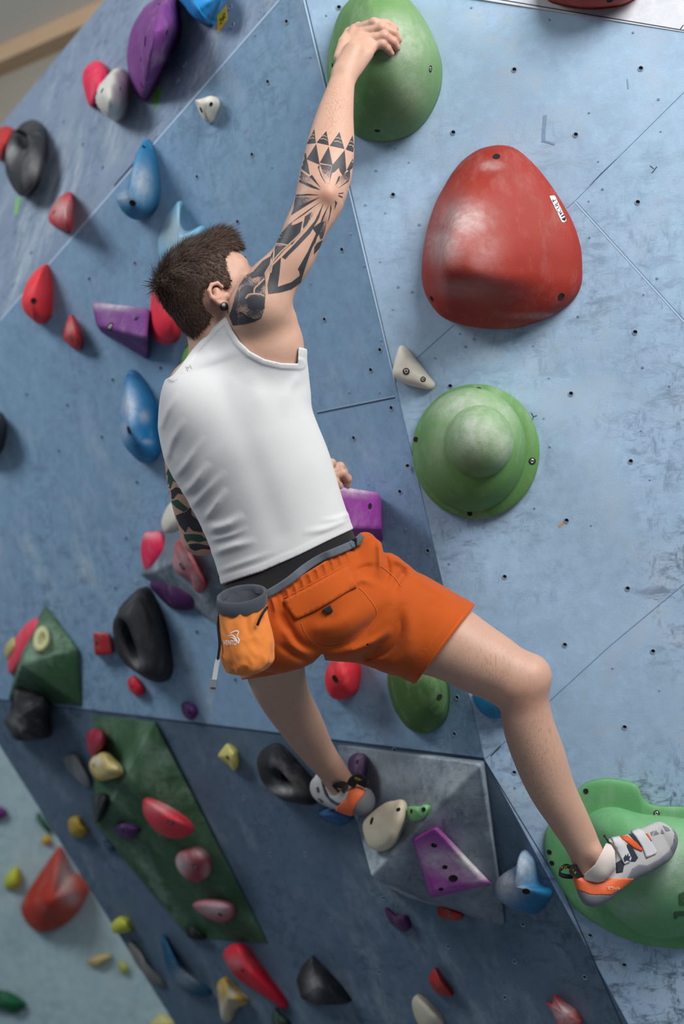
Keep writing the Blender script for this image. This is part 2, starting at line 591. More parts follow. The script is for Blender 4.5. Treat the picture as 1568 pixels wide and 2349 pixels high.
def hold(pts, wall, h, c, label, apex=None, e=2.0, bolts=(), chalk=(), dust=.2, name='climbing_hold', group=None, cat='climbing hold', pocket=None, lump=.05, n=72, rings=16,
         lip=.008, sharp=False, bell=None, mat=None, ridge=0.0, fit=True, blend=None, twist=None):
    pl = WALLS[wall] if isinstance(wall, str) else wall
    out = smooth_loop(pts, n) if not sharp else resample(np.asarray(pts, float), n)
    cen = out.mean(0)
    seed = Vector((cen[0] * .013, cen[1] * .017, 3.1))
    ax = np.array(apex if apex is not None else cen, float)

    def build(q):
        base = np.array([hit(pl, x, y, .0006) for x, y in q])
        top = hit(pl, ax[0], ax[1], h)
        bc = base.mean(0)
        tip = top - pl[1] * h              # foot of the summit on the wall
        vs = [base - pl[1] * .0]
        if lip:
            vs.append(base + pl[1] * min(lip, h * .25))
        l0 = min(lip, h * .25) if lip else 0
        for j in range(1, rings):
            a = (math.pi / 2) * j / rings
            s = math.cos(a) ** (2 / e)
            z = math.sin(a) ** (2 / e)
            if bell:
                s = 1 - j / rings
                z = bell[0] * math.sqrt(1 - s ** 3) + (1 - bell[0]) * math.exp(-(s / bell[1]) ** bell[2]) if s < .999 else 0
            cc = bc * (1 - z) + tip * z
            vs.append(cc + (base - bc) * s + pl[1] * (l0 + (h - l0) * z))
        if pocket is not None:
            k = len(vs) * 11 // 20
            vs = vs[:k]
            rim = smooth_loop(pocket[0], n)
            z0 = pocket[1]
            rimw = np.array([hit(pl, x, y, h * z0) for x, y in rim])
            last = vs[-1]
            # keep the pocket ring turning with the outer ring
            sh = min(range(n), key=lambda r: np.sum((np.roll(rimw, r, 0) - last) ** 2))
            rimw = np.roll(rimw, sh, 0)
            for t in (.3, .6, .85):
                vs.append(last * (1 - t) + rimw * t + pl[1] * h * .12 * math.sin(math.pi * t))
            vs.append(rimw)
            rc = rimw.mean(0)
            for t, zz in ((.93, .1), (.82, .35), (.6, .62), (.3, .78)):
                vs.append(rc + (rimw - rc) * t - pl[1] * h * z0 * zz)
        v = np.concatenate(vs)
        last = vs[-1].mean(0)
        if pocket is None: last = tip + pl[1] * h
        return np.vstack([v, last[None]])

    q = fit_loop(build, out) if fit else out
    v = build(q)
    m = (len(v) - 1) // n
    fs = []
    for r in range(m - 1):
        for i in range(n):
            j = (i + 1) % n
            fs.append([r * n + i, r * n + j, r * n + n + j, r * n + n + i])
    ti = len(v) - 1
    for i in range(n):
        fs.append([(m - 1) * n + i, (m - 1) * n + (i + 1) % n, ti])
    fs.append(list(range(n))[::-1])
    # hand-shaped unevenness, none at the foot
    if lump:
        hgt = (v - pl[0]) @ pl[1]
        for i in range(n * 2, len(v)):
            d = noise.noise(Vector(v[i] * 9) + seed) * .7 + noise.noise(Vector(v[i] * 24) + seed) * .3
            v[i] = v[i] + pl[1] * d * lump * h * min(1, hgt[i] / h * 2)
    nn = np.cross(v[1] - v[0], v[n + 1] - v[0])
    ctr = v[:n].mean(0)
    if nn @ (v[0] - ctr) < 0: fs = [f[::-1] for f in fs]
    M = mat or hold_mat(c, dust, blend=blend)
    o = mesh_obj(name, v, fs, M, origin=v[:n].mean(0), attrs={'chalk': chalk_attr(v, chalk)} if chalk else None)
    tag(o, label, cat, group)
    if bolts: add_bolts(o, bolts)
    return o


def block(base, top, wall, h, c, label, bolts=(), chalk=(), dust=.2, bevel=.012, name='climbing_hold', cat='climbing hold', group=None, blend=None, segs=3):
    """a hold with flat facets: base outline on the wall, top outline standing off it"""
    pl = WALLS[wall] if isinstance(wall, str) else wall
    b = [hit(pl, x, y, .0006) for x, y in base]
    hs = h if isinstance(h, (list, tuple)) else [h] * len(top)
    t = [hit(pl, x, y, k) for (x, y), k in zip(top, hs)]
    n = len(b)
    fs = [list(range(n))[::-1], list(range(n, 2 * n))] + [[i, (i + 1) % n, (i + 1) % n + n, i + n] for i in range(n)]
    return facet(b + t, fs, pl, c, label, bolts, chalk, dust, bevel, name, cat, group, n, blend, segs)


def facet(v, fs, pl, c, label, bolts, chalk, dust, bevel, name, cat, group, nb, blend=None, segs=3, mat=None, cuts=4):
    bm = bmesh.new()
    bv = [bm.verts.new(p) for p in v]
    for f in fs: bm.faces.new([bv[i] for i in f])
    bmesh.ops.recalc_face_normals(bm, faces=bm.faces)
    if bevel:
        bmesh.ops.bevel(bm, geom=list(bm.edges), offset=bevel, segments=segs, profile=.6, affect='EDGES', clamp_overlap=True)
    if chalk:
        bmesh.ops.triangulate(bm, faces=[f for f in bm.faces if len(f.verts) > 4])
        bmesh.ops.subdivide_edges(bm, edges=[e for e in bm.edges if e.calc_length() > .03], cuts=cuts, use_grid_fill=True)
        bmesh.ops.triangulate(bm, faces=[f for f in bm.faces if len(f.verts) > 4])
    vs = np.array([x.co for x in bm.verts])
    bm.verts.index_update()
    ff = [[x.index for x in f.verts] for f in bm.faces]
    bm.free()
    o = mesh_obj(name, vs, ff, mat or hold_mat(c, dust, blend=blend), origin=np.mean(v[:nb], 0), smooth=False, attrs={'chalk': chalk_attr(vs, chalk)} if chalk else None)
    for p in o.data.polygons: p.use_smooth = p.area < bevel * .04
    tag(o, label, cat, group)
    if bolts: add_bolts(o, bolts)
    return o


GREEN, RED, PINK, PURP, SKY, CREAM, BLACKH, YEL, LIME, MINT = (90, 133, 74), (138, 36, 22), (206, 42, 66), (104, 46, 114), (14, 112, 158), (214, 208, 194), (38, 40, 44), (196, 160, 40), (196, 200, 64), (120, 190, 126)

# --- the right wall
EGG = hold([(835, -34), (803, 0), (778, 32), (764, 71), (753, 118), (749, 150), (751, 190), (763, 235), (784, 280), (814, 311), (839, 321), (871, 326), (911, 321), (950, 303), (982, 268), (1007, 214), (1014, 161), (1007, 114),
            (982, 54), (946, 4), (905, -30), (870, -38)], 'A', .25, GREEN, 'large green egg shaped hold gripped by the raised right hand', apex=(868, 92), e=1.85, bolts=[(987, 158, .008, 1), (865, 300, .007), (762, 150, .006)],
           chalk=[(930, 110, 60, 70, .4), (900, 70, 60, 40, .45), (940, 200, 50, 60, .3)], lump=.02, lip=.012, n=96, rings=26)
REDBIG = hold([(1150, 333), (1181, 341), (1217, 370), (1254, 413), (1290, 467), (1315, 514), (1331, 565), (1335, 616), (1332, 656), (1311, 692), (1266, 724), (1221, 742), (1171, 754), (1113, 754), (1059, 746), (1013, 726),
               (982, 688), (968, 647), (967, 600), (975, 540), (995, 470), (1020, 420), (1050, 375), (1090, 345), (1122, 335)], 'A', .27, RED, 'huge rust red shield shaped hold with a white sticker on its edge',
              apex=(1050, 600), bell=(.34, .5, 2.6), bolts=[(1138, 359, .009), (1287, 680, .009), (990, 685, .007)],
              chalk=[(1065, 505, 55, 42, .55), (1020, 560, 42, 45, .45), (1110, 570, 40, 60, .18), (1060, 660, 70, 24, .15), (1125, 380, 22, 9, .5), (1245, 725, 70, 6, .3)], lump=.02, dust=.1, lip=.012, n=96, rings=26)  # grip chalk; spots up-left of the bump also paint in its highlight
# three stacked rounds: flange, dome and knob
ufo = empty('climbing_hold', hit(PA, 1090, 1037))
tag(ufo, 'round green hold with a dome and a smaller knob, like a hat', 'climbing hold')


def lathe_on(pl, cx, cy, ring, mat, name, parent, n=96, chalk=(), tilt=None):
    """rings of (pixel radius x, pixel radius y, height, pixel shift x, y)"""
    v, fs = [], []
    for rx, ry, z, sx, sy in ring:
        for i in range(n):
            a = 2 * math.pi * i / n
            v.append(hit(pl, cx + sx + rx * math.cos(a), cy + sy + ry * math.sin(a), z))
    for k in range(len(ring) - 1):
        for i in range(n):
            j = (i + 1) % n
            fs.append([k * n + j, k * n + i, k * n + n + i, k * n + n + j][::-1])
    v = np.array(v)
    nn = np.cross(v[fs[0][1]] - v[fs[0][0]], v[fs[0][2]] - v[fs[0][0]])
    if nn @ (v[0] - v[:n].mean(0)) < 0: fs = [f[::-1] for f in fs]
    return mesh_obj(name, v, fs, mat, parent=parent, origin=world_origin(parent), attrs={'chalk': chalk_attr(v, chalk)} if chalk else None)


GM = hold_mat(GREEN, .2)
fl = lathe_on(PA, 1091, 1036, [(146, 155, .0006, 0, 0), (146, 155, .014, 0, 0), (143, 152, .02, 0, 0), (110, 118, .03, 0, 0), (.1, .1, .03, 0, 0)], GM, 'flange', ufo)
dm = [(124, 143, .02, -12, -4)]
for k in range(1, 15):
    a = math.pi / 2 * k / 14
    dm.append((124 * math.cos(a) ** .5 + .1, 142 * math.cos(a) ** .5 + .1, .02 + .1 * math.sin(a) ** 1.15, -10 + 12 * math.sin(a), -3 - 12 * math.sin(a)))
dmo = lathe_on(PA, 1091, 1036, dm, GM, 'dome', ufo, chalk=[(1060, 930, 90, 40, .5), (1150, 960, 40, 60, .35), (1010, 1010, 30, 60, .2)])
kn = [(76, 81, .08, 8, -22), (79, 84, .105, 8, -22)]
for k in range(1, 15):
    a = math.pi / 2 * k / 14
    kn.append((79 * math.cos(a) + .1, 84 * math.cos(a) + .1, .105 + .085 * math.sin(a), 8, -23))
lathe_on(PA, 1091, 1036, kn, GM, 'knob', ufo, chalk=[(1095, 990, 70, 60, .55), (1150, 1020, 40, 50, .45)])
add_bolts(fl, [(1097, 896, .009, 1), (1220, 1058, .009, 1), (953, 1008, .007), (1077, 1178, .007)])

hold([(900, 855), (903, 838), (907, 820), (917, 794), (930, 797), (945, 815), (965, 838), (982, 860), (998, 880), (990, 893), (965, 890), (930, 882), (906, 868)], 'A', .045, CREAM,
     'small chipped cream hold left of the round green hat shaped hold', apex=(932, 848), e=2.3, bolts=[(931, 852, .009, 1), (970, 870, .007, 1)], lump=.2)
hold([(1235, -40), (1255, 0), (1280, 11), (1310, 18), (1360, 22), (1410, 17), (1440, 8), (1470, -20), (1440, -90), (1360, -130), (1280, -100)], 'T', .12, (150, 44, 28), 'rust red hold on the white panel, cut by the top of the photo', e=2, bolts=[(1398, 1, .008)])
FOOT = hold([(1247, 1933), (1251, 1905), (1262, 1885), (1295, 1845), (1325, 1810), (1348, 1793), (1386, 1785), (1425, 1789), (1460, 1799), (1468, 1820), (1480, 1836), (1503, 1847), (1568, 1850), (1640, 1856), (1700, 1900), (1730, 1990), (1700, 2090),
             (1640, 2160), (1568, 2176), (1522, 2174), (1476, 2167), (1425, 2150), (1379, 2127), (1332, 2096), (1301, 2061), (1270, 2010), (1253, 1972)], 'A', .03, (92, 152, 98), 'huge light green foothold under the right climbing shoe, cut by the photo edge', e=3.5,
            bolts=[(1343, 1815, .007), (1505, 1866, .008, 1), (1259, 1955, .007), (1265, 1980, .007)], lump=.05, dust=.15, n=96)
dishp = [(1330, 1905), (1345, 1870), (1400, 1850), (1470, 1866), (1530, 1872), (1600, 1885), (1650, 1920), (1680, 1990), (1650, 2070), (1600, 2135), (1522, 2154), (1464, 2142), (1402, 2096), (1370, 2050), (1345, 1990), (1330, 1940)]


def dome_part(pts, pl, z0, h, mat, name, parent, apex, e=2.4, chalk=(), n=80, rings=14):
    out = smooth_loop(pts, n)
    base = np.array([hit(pl, x, y, z0) for x, y in out])
    bc = base.mean(0)
    tip = hit(pl, apex[0], apex[1], h) - pl[1] * h
    tip = tip + pl[1] * ((bc - tip) @ pl[1])
    vs = [base]
    for j in range(1, rings):
        a = math.pi / 2 * j / rings
        s, z = math.cos(a) ** (2 / e), math.sin(a) ** (2 / e)
        vs.append(bc * (1 - z) + tip * z + (base - bc) * s + pl[1] * (h - z0) * z)
    v = np.vstack(vs + [(tip + pl[1] * (h - z0))[None]])
    fs = [[r * n + i, r * n + (i + 1) % n, r * n + n + (i + 1) % n, r * n + n + i] for r in range(rings - 1) for i in range(n)]
    fs += [[(rings - 1) * n + i, (rings - 1) * n + (i + 1) % n, len(v) - 1] for i in range(n)]
    nn = np.cross(v[1] - v[0], v[n + 1] - v[0])
    if nn @ (v[0] - bc) < 0: fs = [f[::-1] for f in fs]
    return mesh_obj(name, v, fs, mat, parent=parent, origin=world_origin(parent), attrs={'chalk': chalk_attr(v, chalk)} if chalk else None)


DISH = dome_part(dishp, PA, .02, .15, hold_mat((96, 156, 104), .15), 'raised_dish', FOOT, (1520, 2000), e=1.9, chalk=[(1540, 1980, 70, 70, .5), (1450, 2080, 60, 30, .35)])
hold([(1085, 1590), (1092, 1620), (1115, 1643), (1145, 1648), (1200, 1630), (1250, 1575), (1252, 1540), (1237, 1518), (1200, 1515), (1150, 1540), (1110, 1565)], 'A', .08, (26, 116, 160), 'blue hold half hidden behind the right knee', chalk=[(1245, 1540, 30, 40, .5)])

# --- the left wall
hold([(445, 232), (452, 229), (470, 225), (493, 220), (503, 230), (503, 244), (495, 264), (484, 283), (468, 275), (453, 253)], 'B', .06, CREAM, 'small white knob alone above the blue teardrop hold', apex=(462, 240), bolts=[(461, 252, .008), (484, 239, .006)], lump=.2)
hold([(336, 319), (345, 325), (357, 357), (366, 400), (368, 450), (357, 486), (332, 504), (304, 498), (279, 475), (266, 443), (282, 436), (304, 411), (318, 364), (327, 329)], 'B', .16, SKY, 'tall blue teardrop hold above the climber\'s head, tip pointing up',
     apex=(296, 452), e=1.7, bolts=[(304, 466, .01), (330, 337, .006)], chalk=[(325, 420, 26, 45, .6), (285, 450, 25, 20, .5)])
hold([(416, 461), (408, 466), (386, 496), (370, 536), (368, 564), (375, 590), (405, 600), (440, 590), (465, 568), (472, 545), (473, 521), (464, 518), (439, 529), (421, 527), (414, 507), (418, 470)], 'B', .07, (120, 180, 206), 'pale blue crescent hold just above the climber\'s hair',
     e=2.6, chalk=[(395, 530, 40, 50, .6)], apex=(410, 545), fit=False)
hold([(104, 606), (114, 617), (121, 660), (121, 696), (116, 728), (100, 744), (82, 735), (54, 710), (48, 685), (54, 664), (71, 631)], 'B', .11, (228, 58, 66), 'coral red drop shaped hold at the upper edge of the left wall', apex=(70, 692), e=1.8, bolts=[(77, 690, .01)])
hold([(162, 722), (171, 730), (186, 760), (192, 789), (186, 803), (168, 798), (146, 778), (145, 760), (152, 739)], 'B', .07, (186, 50, 52), 'small dark red drop hold right of and below the coral one', bolts=[(163, 776, .009, 1)], chalk=[(160, 752, 10, 16, .4)])
block([(222, 706), (340, 706), (341, 830), (228, 760)], [(208, 690), (346, 708), (336, 775), (222, 752)], 'B', [.09, .05, .13, .12], (104, 48, 118), 'purple wedge shaped hold left of the climber\'s head', bolts=[(253, 749, .012, 1), (313, 731, .008)],
      chalk=[(270, 700, 70, 10, .7)], bevel=.014)
hold([(352, 660), (345, 700), (343, 750), (357, 781), (382, 790), (404, 783), (415, 765), (420, 720), (410, 670), (380, 648)], 'B', .1, (232, 48, 70), 'bright red round hold partly behind the back of the head', e=2.2)
hold([(414, 838), (418, 810), (428, 792), (446, 781), (475, 785), (500, 815), (500, 850), (460, 870), (425, 860)], 'B', .09, (92, 142, 74), 'green hold peeking out behind the white vest shoulder')
hold([(293, 851), (311, 853), (336, 881), (357, 924), (366, 971), (370, 1024), (364, 1049), (346, 1063), (321, 1056), (289, 1021), (277, 981), (274, 946), (281, 889)], 'B', .17, (20, 116, 170), 'long blue hold with chalk beside the left edge of the vest', apex=(300, 985), e=1.7,
     bolts=[(295, 987, .012), (294, 861, .006)], chalk=[(295, 930, 22, 40, .75), (330, 955, 14, 14, .6), (285, 985, 14, 30, .6), (338, 1014, 12, 6, .6)])
hold([(-40, 940), (0, 945), (12, 960), (16, 985), (12, 1012), (0, 1040), (-40, 1060), (-70, 1000)], 'B', .1, BLACKH, 'black hold cut by the left edge of the photo')
hold([(393, 1152), (379, 1171), (370, 1196), (373, 1214), (385, 1222), (420, 1215), (435, 1170), (415, 1148)], 'B', .06, CREAM, 'white hold peeking out behind the lowered left arm')
hold([(330, 1225), (348, 1219), (375, 1222), (390, 1260), (370, 1300), (340, 1312), (327, 1293), (323, 1258)], 'B', .05, (220, 40, 84), 'pink hold tucked behind the top of the grey volume', chalk=[(340, 1225, 30, 12, .5)])
hold([(343, 1339), (357, 1361), (386, 1389), (411, 1399), (443, 1398), (460, 1370), (420, 1330), (370, 1320)], 'B', .05, (74, 34, 84), 'dark purple hold under the lower edge of the grey volume', bolts=[(366, 1374, .004, 1)])
hold([(318, 1346), (339, 1354), (361, 1393), (382, 1443), (393, 1493), (397, 1536), (386, 1561), (361, 1565), (321, 1546), (286, 1514), (264, 1471), (259, 1436), (263, 1396), (286, 1369)], 'B', .17, (34, 36, 40),
     'large black ring shaped hold with a deep pocket, left of the chalk bag', apex=(300, 1468), pocket=([(272, 1421), (288, 1428), (302, 1462), (316, 1500), (318, 1524), (305, 1522), (286, 1495), (274, 1460)], .95), chalk=[(318, 1522, 14, 18, .35)], dust=.1)
block([(216, 1450), (252, 1452), (262, 1500), (218, 1502)], [(213, 1448), (249, 1454), (258, 1500), (217, 1504)], 'B', .05, (160, 34, 38), 'small square red hold left of the large black ring hold', bolts=[(222, 1476, .007)], bevel=.01, chalk=[(230, 1448, 20, 5, .5)])
hold([(293, 1561), (304, 1550), (321, 1561), (334, 1579), (330, 1593), (314, 1596), (298, 1582)], 'B', .04, (206, 24, 52), 'tiny crimson hold just below the large black ring hold', bolts=[(303, 1575, .006)])
hold([(416, 1614), (429, 1611), (450, 1621), (453, 1639), (439, 1652), (421, 1639)], 'B', .04, (84, 40, 104), 'tiny purple hold alone on the left wall below the chalk bag', bolts=[(434, 1634, .006)])
hold([(764, 1506), (748, 1532), (744, 1566), (759, 1597), (785, 1606), (811, 1597), (824, 1575), (828, 1536), (822, 1510), (810, 1478), (785, 1472)], 'B', .12, (222, 44, 58), 'red egg shaped hold seen between the legs below the shorts', apex=(772, 1550), bolts=[(768, 1557, .011)], e=2.1)
hold([(889, 1540), (891, 1584), (907, 1631), (937, 1670), (976, 1684), (1011, 1666), (1028, 1636), (1031, 1592), (1024, 1555), (1000, 1515), (950, 1500), (905, 1512)], 'B', .12, (60, 96, 44), 'dark green oval hold below the right leg of the shorts', e=2.3, bolts=[(1008, 1599, .008), (908, 1631, .006)], lump=.02)
PURPLE = block([(770, 1118), (878, 1142), (878, 1248), (772, 1232)], [(760, 1113), (868, 1128), (876, 1215), (762, 1215)], 'B', [.29, .1, .1, .29], (138, 52, 142), 'purple block hold gripped by the left hand behind the waist', bolts=[(848, 1161, .008)],
               chalk=[(810, 1122, 45, 14, .7)], bevel=.012)

# --- the upper wall
hold([(380, -30), (357, 0), (332, 18), (304, 64), (293, 107), (291, 143), (300, 189), (314, 218), (332, 232), (350, 211), (386, 143), (416, 71), (410, 10), (400, -25)], 'C', .2, (116, 56, 128), 'large purple diamond shaped hold at the top of the upper wall', apex=(352, 70), e=1.45,
     bolts=[(333, 95, .014), (369, 7, .01), (382, 74, .008), (323, 136, .008), (325, 195, .008)], chalk=[(370, 135, 20, 10, .4)])
hold([(223, 139), (243, 150), (250, 170), (246, 205), (222, 235), (207, 246), (195, 214), (189, 186), (195, 157)], 'C', .08, (226, 40, 82), 'pink oval hold left of the white lump and the purple diamond', bolts=[(201, 166, .008)])
hold([(282, 156), (298, 175), (303, 204), (296, 243), (282, 268), (262, 279), (239, 261), (221, 229), (229, 196), (257, 168)], 'C', .15, (206, 204, 196), 'large white lump of a hold touching the purple diamond', apex=(246, 215), bolts=[(234, 208, .008), (276, 203, .006)], lump=.12)
hold([(405, -20), (412, 0), (425, 18), (454, 46), (484, 60), (490, 50), (496, 40), (512, 0), (505, -40), (440, -50)], 'C', .12, (24, 128, 190), 'blue ribbed hold cut by the top of the photo near yellow tape', apex=(455, 0), lump=.3)
hold([(82, 275), (104, 293), (111, 336), (104, 386), (86, 429), (61, 452), (39, 439), (21, 411), (11, 375), (21, 336), (39, 296), (57, 280)], 'C', .14, (46, 48, 52), 'black oval hold with a square pocket and chalk at the far left', apex=(50, 380), pocket=([(40, 300), (55, 303), (68, 318), (63, 340), (50, 343), (36, 332), (34, 315)], .8), chalk=[(25, 350, 14, 18, .6), (85, 385, 18, 30, .4)])
hold([(-30, 300), (0, 293), (18, 289), (36, 300), (29, 329), (14, 357), (4, 368), (-25, 350)], 'C', .09, (184, 46, 44), 'red hold at the left photo edge behind the black oval')
hold([(168, 443), (143, 450), (121, 475), (111, 500), (121, 518), (154, 534), (163, 525), (168, 493)], 'C', .1, (182, 38, 44), 'chalk dusted red hold low on the upper wall', lump=.2, bolts=[(124, 487, .008)], chalk=[(140, 480, 22, 25, .6)])


def tape(pxs, c, label, marks=()):
    v = [hit(PC, x, y, .0008) for x, y in pxs]
    w = [p + PC[1] * .0004 for p in v]
    n = len(v)
    fs = [list(range(n)), list(range(2 * n - 1, n - 1, -1))] + [[i, (i + 1) % n, (i + 1) % n + n, i + n] for i in range(n)]
    o = mesh_obj('tape_tag', v + w, fs, plain('tape_%02x%02x%02x' % c, c, .5), origin=np.mean(v, 0), smooth=False)
    tag(o, label, 'tape')
    for m in marks:
        q = np.array([hit(PC, x, y, .0018) for x, y in m])
        vs, f2 = [], []
        for i in range(len(q)):
            a, b = q[max(i - 1, 0)], q[min(i + 1, len(q) - 1)]
            s = np.cross(PC[1], b - a)
            s = s / np.linalg.norm(s) * .0022
            vs += [q[i] - s, q[i] + s]
        for i in range(len(q) - 1): f2.append([2 * i, 2 * i + 1, 2 * i + 3, 2 * i + 2])
        mesh_obj('handwriting', vs, f2, M_INK, parent=o, origin=world_origin(o), smooth=False)
    return o


tape([(498, 36), (519, 11), (521, 46), (499, 77)], (228, 190, 30), 'yellow tape tag with black handwriting near the top', [[(503, 47), (505, 42), (507, 48), (509, 42)], [(511, 34), (516, 30), (512, 42), (517, 38)], [(504, 56), (506, 52), (508, 54)], [(511, 36), (511, 48)]])
tape([(364, 193), (371, 214), (354, 252), (348, 221)], (98, 168, 70), 'green tape tag beside the tip of the purple diamond', [[(357, 222), (362, 214)], [(359, 230), (364, 222)]])
tape([(38, 452), (48, 454), (41, 489), (32, 496)], (128, 186, 116), 'faded green tape tag under the black oval hold')

# --- volumes
M_VGREEN = wall_mat('green_volume', (60, 96, 66), scuff=.55, chalk=.6, dark=(20, 34, 26), pale=(140, 166, 148))
M_VGREY = wall_mat('grey_volume', (112, 126, 138), scuff=.6, chalk=.7, dark=(44, 50, 58), pale=(196, 206, 212))


def volume(verts, faces, wall, mat, label, nb, bevel=.006, chalk=()):
    pl = WALLS[wall]
    v = [hit(pl, x, y, z if z else .0006) for x, y, z in verts]
    return facet(v, faces, pl, (0, 0, 0), label, (), chalk, 0, bevel, 'climbing_volume', 'climbing volume', None, nb, mat=mat, segs=2, cuts=14), [np.array(p) for p in v]


def face_plane(v, i, j, k):
    return plane(v[i], v[j], v[k])


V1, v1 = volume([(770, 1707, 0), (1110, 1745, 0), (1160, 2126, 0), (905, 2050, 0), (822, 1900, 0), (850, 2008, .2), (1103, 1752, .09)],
                [[0, 1, 6], [0, 6, 5, 4], [1, 2, 6], [2, 5, 6], [2, 3, 5], [3, 4, 5], [0, 4, 3, 2, 1]], 'D', M_VGREY, 'grey pyramid volume with chalk under the left foot', 5, chalk=[(1040, 1800, 60, 40, .6), (960, 1880, 60, 50, .6), (890, 1960, 40, 40, .8), (850, 1990, 30, 40, .8), (835, 1930, 20, 50, .7), (820, 1730, 60, 20, .6), (900, 1780, 60, 40, .35), (1060, 1930, 40, 40, .4), (1080, 1990, 30, 30, .5)])  # chalk, plus the lit upper face and bright ridge painted as pale spots
V1T, V1S = face_plane(v1, 0, 6, 5), face_plane(v1, 2, 5, 6)
V2, v2 = volume([(105, 1386, 0), (182, 1489, 0), (190, 1622, 0), (18, 1606, 0), (52, 1480, 0), (48, 1525, .16), (176, 1490, .02)],
                [[0, 1, 6], [0, 6, 5], [1, 2, 6], [6, 2, 5], [2, 3, 5], [3, 4, 5], [4, 0, 5], [0, 4, 3, 2, 1]], 'B', M_VGREEN, 'small green faceted volume at the left edge', 5, chalk=[(70, 1500, 24, 30, .6), (95, 1480, 24, 40, .5), (60, 1530, 24, 14, .5)])
V2T = face_plane(v2, 0, 6, 5)
V3, v3 = volume([(212, 1638, 0), (356, 1654, 0), (618, 2166, 0), (432, 2152, 0), (216, 1890, 0), (354, 1657, .02), (280, 1790, .13), (228, 1893, .10)],
                [[0, 1, 5], [0, 5, 6, 7], [0, 7, 4], [1, 2, 5], [5, 2, 6], [2, 7, 6], [2, 3, 7], [3, 4, 7], [0, 4, 3, 2, 1]], 'D', M_VGREEN, 'long dark green volume with pink holds, lower left', 5, chalk=[(330, 1700, 14, 50, .5), (295, 1770, 12, 40, .6), (260, 1850, 14, 40, .6), (480, 1945, 30, 20, .3), (250, 1670, 40, 30, .35)])
V3L, V3R = face_plane(v3, 0, 6, 7), face_plane(v3, 2, 7, 6)
V4, v4 = volume([(405, 1165, 0), (319, 1318, 0), (505, 1440, 0), (700, 1420, 0), (600, 1180, 0), (352, 1312, .06), (500, 1240, .14)],
                [[0, 1, 5], [1, 2, 5], [0, 5, 6], [5, 2, 6], [2, 3, 6], [3, 4, 6], [4, 0, 6], [0, 4, 3, 2, 1]], 'B', M_VGREY, 'grey volume behind the climber\'s lowered left elbow', 5)
V4S = face_plane(v4, 5, 2, 6)
WALLS.update(V1T=V1T, V1S=V1S, V2T=V2T, V3L=V3L, V3R=V3R, V4S=V4S)
hold([(407, 1237), (421, 1236), (429, 1257), (450, 1289), (468, 1321), (475, 1346), (464, 1361), (450, 1354), (436, 1332), (407, 1314), (396, 1293), (398, 1257)], 'V4S', .045, (170, 40, 58), 'red and white spotted hold on the grey volume by the elbow', lump=.25, e=2.6, bolts=[(417, 1299, .012, 1)],
     chalk=[(415, 1290, 30, 40, .6), (445, 1330, 20, 30, .45)])
hold([(86, 1418), (61, 1432), (36, 1464), (20, 1507), (18, 1536), (29, 1546), (60, 1520), (90, 1470), (100, 1430)], 'B', .06, (222, 70, 92), 'long pink hold behind the small green volume', e=2.4)
hold([(32, 1461), (14, 1479), (10, 1500), (18, 1514), (34, 1505), (44, 1475)], 'B', .05, (178, 166, 110), 'yellowish knob beyond the pink hold at the left edge')
hold([(96, 1436), (108, 1440), (116, 1455), (114, 1478), (102, 1494), (88, 1498), (77, 1488), (76, 1468), (82, 1448)], 'V2T', .035, (190, 190, 140), 'cream ring shaped hold on the small green volume', pocket=([(97, 1451), (104, 1456), (104, 1472), (96, 1481), (89, 1476), (89, 1462)], .7), chalk=())
hold([(34, 1575), (60, 1580), (118, 1602), (116, 1650), (118, 1686), (100, 1696), (46, 1700), (26, 1680), (22, 1650), (34, 1621)], 'B', .16, (30, 32, 36), 'black lumpy hold hanging below the small green volume', lump=.35, apex=(55, 1640), chalk=[(40, 1660, 20, 20, .3)])
# on the long green volume
hold([(200, 1679), (221, 1671), (241, 1679), (243, 1707), (229, 1729), (214, 1737), (200, 1714)], 'V3L', .05, (150, 34, 58), 'dark red knob at the top of the long green volume', bolts=[(207, 1700, .007)])
hold([(205, 1750), (221, 1729), (243, 1725), (264, 1743), (280, 1761), (279, 1779), (250, 1789), (229, 1791), (211, 1775)], 'V3L', .07, (204, 190, 130), 'cream and yellow lump below the dark red knob', blend=(190, 160, 50), lump=.2, bolts=[(215, 1756, .008)], chalk=[(225, 1745, 20, 14, .7)])
hold([(214, 1825), (246, 1821), (246, 1850), (229, 1882), (218, 1886), (212, 1850)], 'V3L', .04, (26, 32, 34), 'black hold on the left face of the long green volume')
hold([(264, 1889), (286, 1886), (311, 1893), (323, 1905), (304, 1925), (279, 1923), (264, 1904)], 'V3R', .035, (68, 34, 86), 'small dark purple hold on the long green volume', bolts=[(281, 1905, .007)])
hold([(330, 1830), (357, 1836), (393, 1854), (429, 1879), (446, 1900), (436, 1916), (400, 1923), (364, 1911), (336, 1879), (327, 1854)], 'V3R', .07, (222, 54, 70), 'large coral pink hold, topmost of three on the long green volume', bolts=[(391, 1886, .011, 1)], chalk=[(375, 1850, 40, 14, .5)], e=1.8)
hold([(430, 1945), (455, 1941), (478, 1960), (487, 1990), (478, 2012), (450, 2025), (420, 2010), (403, 1980), (408, 1955)], 'V3R', .06, (150, 50, 62), 'round chalky red hold, middle of three on the long green volume', bolts=[(448, 1989, .011, 1)], chalk=[(415, 1985, 20, 30, .75), (460, 1955, 25, 14, .6), (475, 2000, 12, 20, .5)], lump=.15)
hold([(443, 2071), (471, 2062), (511, 2064), (539, 2079), (536, 2104), (511, 2116), (479, 2107), (450, 2086)], 'V3R', .05, (170, 70, 88), 'chalky pink oval hold, lowest of three on the long green volume', bolts=[(505, 2098, .009)], chalk=[(490, 2085, 45, 20, .7)])
